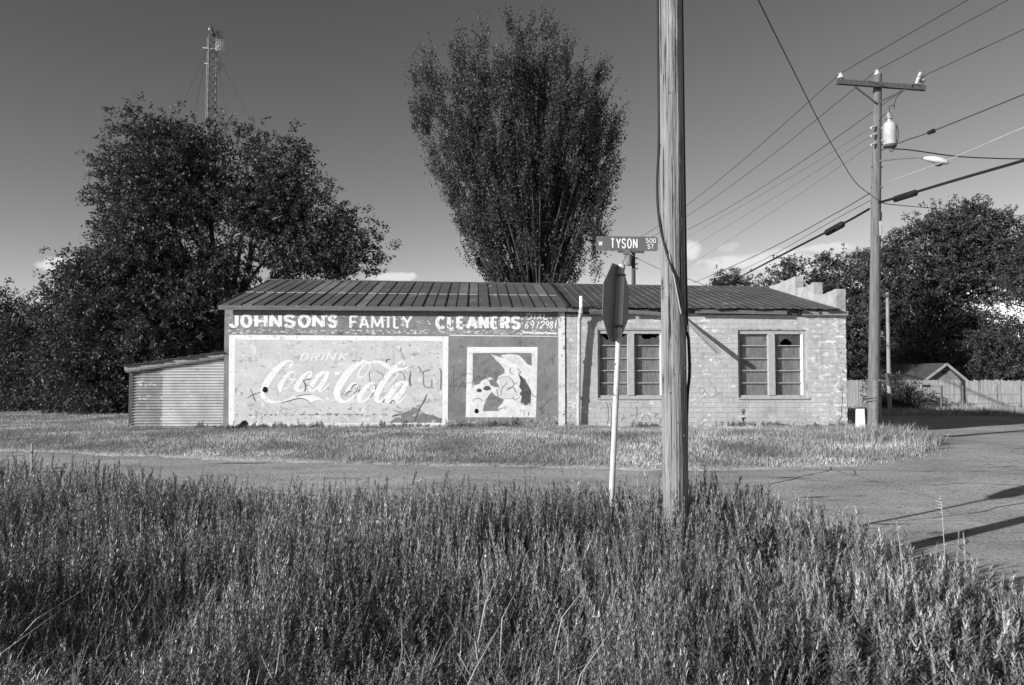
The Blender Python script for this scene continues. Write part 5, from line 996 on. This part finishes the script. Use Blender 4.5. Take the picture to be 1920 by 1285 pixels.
NB = 39000; y = rg.uniform(1.7, 14.0, NB); x = rg.uniform(-1, 1, NB)*(y*.70+.9); sd0 = road_sd(x, y); ok = (sd0 < -.12-.2*rg.random(NB)) & (y < 14)
x, y = x[ok], y[ok]
patchn = vnoise(np.stack([x*.9, y*.9, np.full(len(x), 5.5)], 1)); patch2 = vnoise(np.stack([x*.45+7, y*.45, np.full(len(x), 8.5)], 1))
thin = rg.random(len(x)) < np.clip(.45+1.2*(patchn-.3), .22, 1)*np.clip(1.25-.035*y, .5, 1); x, y, patchn, patch2 = x[thin], y[thin], patchn[thin], patch2[thin]
pr = [weed_plant(rg, .62, 60, .07, 1.2) for _ in range(7)]+[weed_plant(rg, .55, 46, .09, 1.0) for _ in range(4)]+[weed_plant(rg, .70, 68, .058, 1.4) for _ in range(3)]
pr += [weed_plant(rg, .62, 62, .068, 1.0, True) for _ in range(7)]+[weed_plant(rg, .55, 48, .09, .85, True) for _ in range(4)]+[weed_plant(rg, .70, 74, .055, 1.25, True) for _ in range(3)]
pr += [weed_plant(rg, .58, 84, .075, 1.25, True, True) for _ in range(6)]
n = len(x); sdw = road_sd(x, y); edge = (sdw > -1.7) & (rg.random(n) < .8); hs = np.clip(rg.normal(.95, np.where(edge, .11, .22), n), .35, np.where(edge, 1.15, 1.3))*(.84+.38*patch2)
hol = vnoise(np.stack([x*1.35+3, y*1.1, np.full(n, 1.5)], 1)); hs *= np.where(edge, .98+.25*hol, .5+.62*smooth(.28, .62, hol)); hs *= 1+.16*(1-smooth(-4.5, -2.5, x))*smooth(7, 9, y)
near = 1-smooth(1.8, 4.2, y); hs *= 1-.28*near
bush = np.exp(-(((x-1.95)/.55)**2+((y-7.3)/.6)**2))*.3+np.exp(-(((x-2.35)/.35)**2+((y-6.0)/.6)**2))*.25; hs *= 1+bush+.22*np.exp(-(((x-.85)/.8)**2+((y-7.4)/.5)**2))
z = zground(x, y)-.02
scatter('tall_weeds', pr, np.stack([x, y, z], 1), np.full(n, .95)+rg.uniform(-.15, .25, n), hs, np.where(edge, 28+rg.integers(0, 6, n), rg.integers(0, 14, n)+14*(y > 3.6)), 'weed', 'dense waist-high leafy weeds filling the whole foreground', np.clip(rg.normal(1.05, .38, n), .35, 2.2)*(.62+.85*patchn), 3, .11)
NG = 8500; y = 1.7+8.3*rg.random(NG)**1.25; x = rg.uniform(-1, 1, NG)*(y*.70+.9); ok = road_sd(x, y) < -.05; x, y = x[ok], y[ok]
gt = [grass_tuft(rg, .34, 9) for _ in range(8)]; n = len(x)
scatter('wild_grass', gt, np.stack([x, y, zground(x, y)-.02], 1), np.full(n, 1.3), np.clip(rg.normal(1, .25, n), .5, 1.7), rg.integers(0, 8, n), 'weed', 'long grass blades tangled among the foreground weeds', np.clip(rg.normal(1.35, .4, n), .5, 2.6), 5, .3)
ND = 420; y = 1.9+8.5*rg.random(ND); x = rg.uniform(-1, 1, ND)*(y*.70+.9); ok = road_sd(x, y) < -.1; x, y = x[ok], y[ok]; n = len(x)
scatter('dry_grass', [grass_tuft(rg, .62, 3) for _ in range(8)], np.stack([x, y, zground(x, y)-.02], 1), np.full(n, 1.3), np.clip(rg.normal(1, .2, n), .5, 1.4), rg.integers(0, 8, n), 'straw', 'scattered bleached dead grass blades bent over among the weeds', np.ones(n), 6, .35)
# bleached dry stalks
def stalk(px, py0, py1, d, label, bend=0.0):
    a = at(px, py1, d); g = gzf(a.x, d)-.02; t = at(px+bend, py0, d); th_ = thing('dry_stalk', (a.x, d, g), label, 'stalk', None)
    P = [Vector(p) for p in spline([(a.x, d, g), (a.x+.003, d, (g+t.z)/2), (t.x, d, t.z-.12), (t.x-.012, d, t.z)], 8)]
    MB().tube(P, [.0038*(1-.6*i/(len(P)-1)) for i in range(len(P))], 6).build('stem', 'straw', th_)
    m = MB()
    for i in range(6, len(P)-3, 1):
        s = random.choice((-1, 1)); p = P[i]; q = p+Vector((s*random.uniform(.012, .03), random.uniform(-.02, .02), random.uniform(.004, .02))); m.bar(p, q, .0025, .004)
    m.build('husk', 'straw', th_)['kind'] = 'stuff'
stalk(1695, 976, 1100, 5.0, 'bleached dry stalk bending left at the weed edge', -10); stalk(1772, 928, 1060, 5.2, 'tallest bleached dry stalk standing against the road shadow', -6)
stalk(207, 850, 930, 8.6, 'thin pale stalk leaning right at the left of the weeds', 6)
# ------------------------------------------------------------------ mown verge, longer fringe along walls and road edge
def blades(n, x, y, h, w, seed, m, name, label, ztop=0):
    rng = np.random.default_rng(seed); z = zground(x, y)-.01; az = rng.uniform(0, 6.28, n); s = np.stack([-np.sin(az), np.cos(az), np.zeros(n)], 1)*w[:, None]/2
    b = np.stack([x, y, z], 1); ln = rng.uniform(.1, .8, n); tip = b+np.stack([np.cos(az)*h*ln, np.sin(az)*h*ln, h], 1)
    V = np.stack([b-s, b+s, tip], 1).reshape(-1, 3); q = np.stack([x*.8, y*.8, np.full(n, 2.2)], 1); tn = np.clip(rng.normal(1, .28, n), .4, 1.7)*(.42+1.25*vnoise(q)*(.5+vnoise(q*2.7)))
    return tag(npmesh(name, V, np.arange(3*n).reshape(n, 3), m, None, {'tone': np.repeat(tn, 3)}), label, None, None, 'stuff')
def inb(x, y):                                # inside the building footprint
    dx, dy = x-BO.x, y-BO.y; u = dx*math.cos(TH)+dy*math.sin(TH); v = -dx*math.sin(TH)+dy*math.cos(TH); return (u > -2.95) & (u < UR+.05) & (v > .0) & (v < 11.3), u, v
N1 = 330000; y = 13.8+rg.random(N1)**1.25*24; x = rg.uniform(-1, 1, N1)*(y*.68+1); sd = road_sd(x, y); ib, u, v = inb(x, y)
ok = (sd < -.02-.2*rg.random(N1)) & ~ib & (rg.random(N1) < np.where(y > 25, .75, 1)); x, y, sd, u, v = x[ok], y[ok], sd[ok], u[ok], v[ok]; n = len(x)
q = np.stack([x*.7, y*.7, np.full(n, 4.2)], 1); lng = vnoise(q)
fr = np.exp(-(v/.35)**2)*((u > -3) & (u < UR)); edge = np.exp(-(sd/.5)**2); corner = np.exp(-(((x-9.0)/.8)**2+((y-18.6)/1.6)**2))
h = (.025+.05*lng+.08*rg.random(n)*lng)*(1+1.0*fr*rg.random(n)+.1*edge+1.0*corner); w = rg.uniform(.005, .011, n)*(1+y*.02)
blades(n, x, y, h, w, 9, 'grass', 'verge_grass', 'short sunlit grass between the road and the building')
N2 = 14000; y = rg.uniform(36.5, 44, N2); x = rg.uniform(10.8, 32, N2); n = N2
blades(n, x, y, .1+.22*rg.random(n)*(1+(y > 42.5)), rg.uniform(.015, .035, n), 10, 'grass', 'fence_grass', 'rough grass along the foot of the board fence')
NW = 560; u = rg.uniform(-2.9, UR+.2, NW); v = -np.abs(rg.normal(0, .22, NW))-.05; keepw = vnoise(np.stack([u*.9, v, np.full(NW, 7.7)], 1)) > .45; u, v = u[keepw], v[keepw]
x = BO.x+u*math.cos(TH)-v*math.sin(TH); y = BO.y+u*math.sin(TH)+v*math.cos(TH); n = len(x)
wp = [weed_plant(rg, .22, 16, .10, 1.3) for _ in range(5)]
scatter('wall_weeds', wp, np.stack([x, y, zground(x, y)-.02], 1), np.full(n, 1.2), np.clip(rg.normal(.5, .25, n), .2, 1.3), rg.integers(0, 5, n), 'weed', 'small weeds growing along the foot of the building', np.full(n, 1.0), 12)
NC = 420; x = rg.normal(9.15, .55, NC); y = rg.normal(18.9, 1.0, NC); kc = road_sd(x, y) < .15; x, y = x[kc], y[kc]; n = len(x)
scatter('corner_grass', [grass_tuft(rg, .3, 12) for _ in range(5)], np.stack([x, y, zground(x, y)-.02], 1), np.full(n, 2.0), np.clip(rg.normal(.8, .25, n), .3, 1.5), rg.integers(0, 5, n), 'grass', 'shaggy pale grass around the foot of the utility pole on the corner', np.full(n, .9), 13, .2)
for o in bpy.data.objects:
    if '_local' in o: del o['_local']
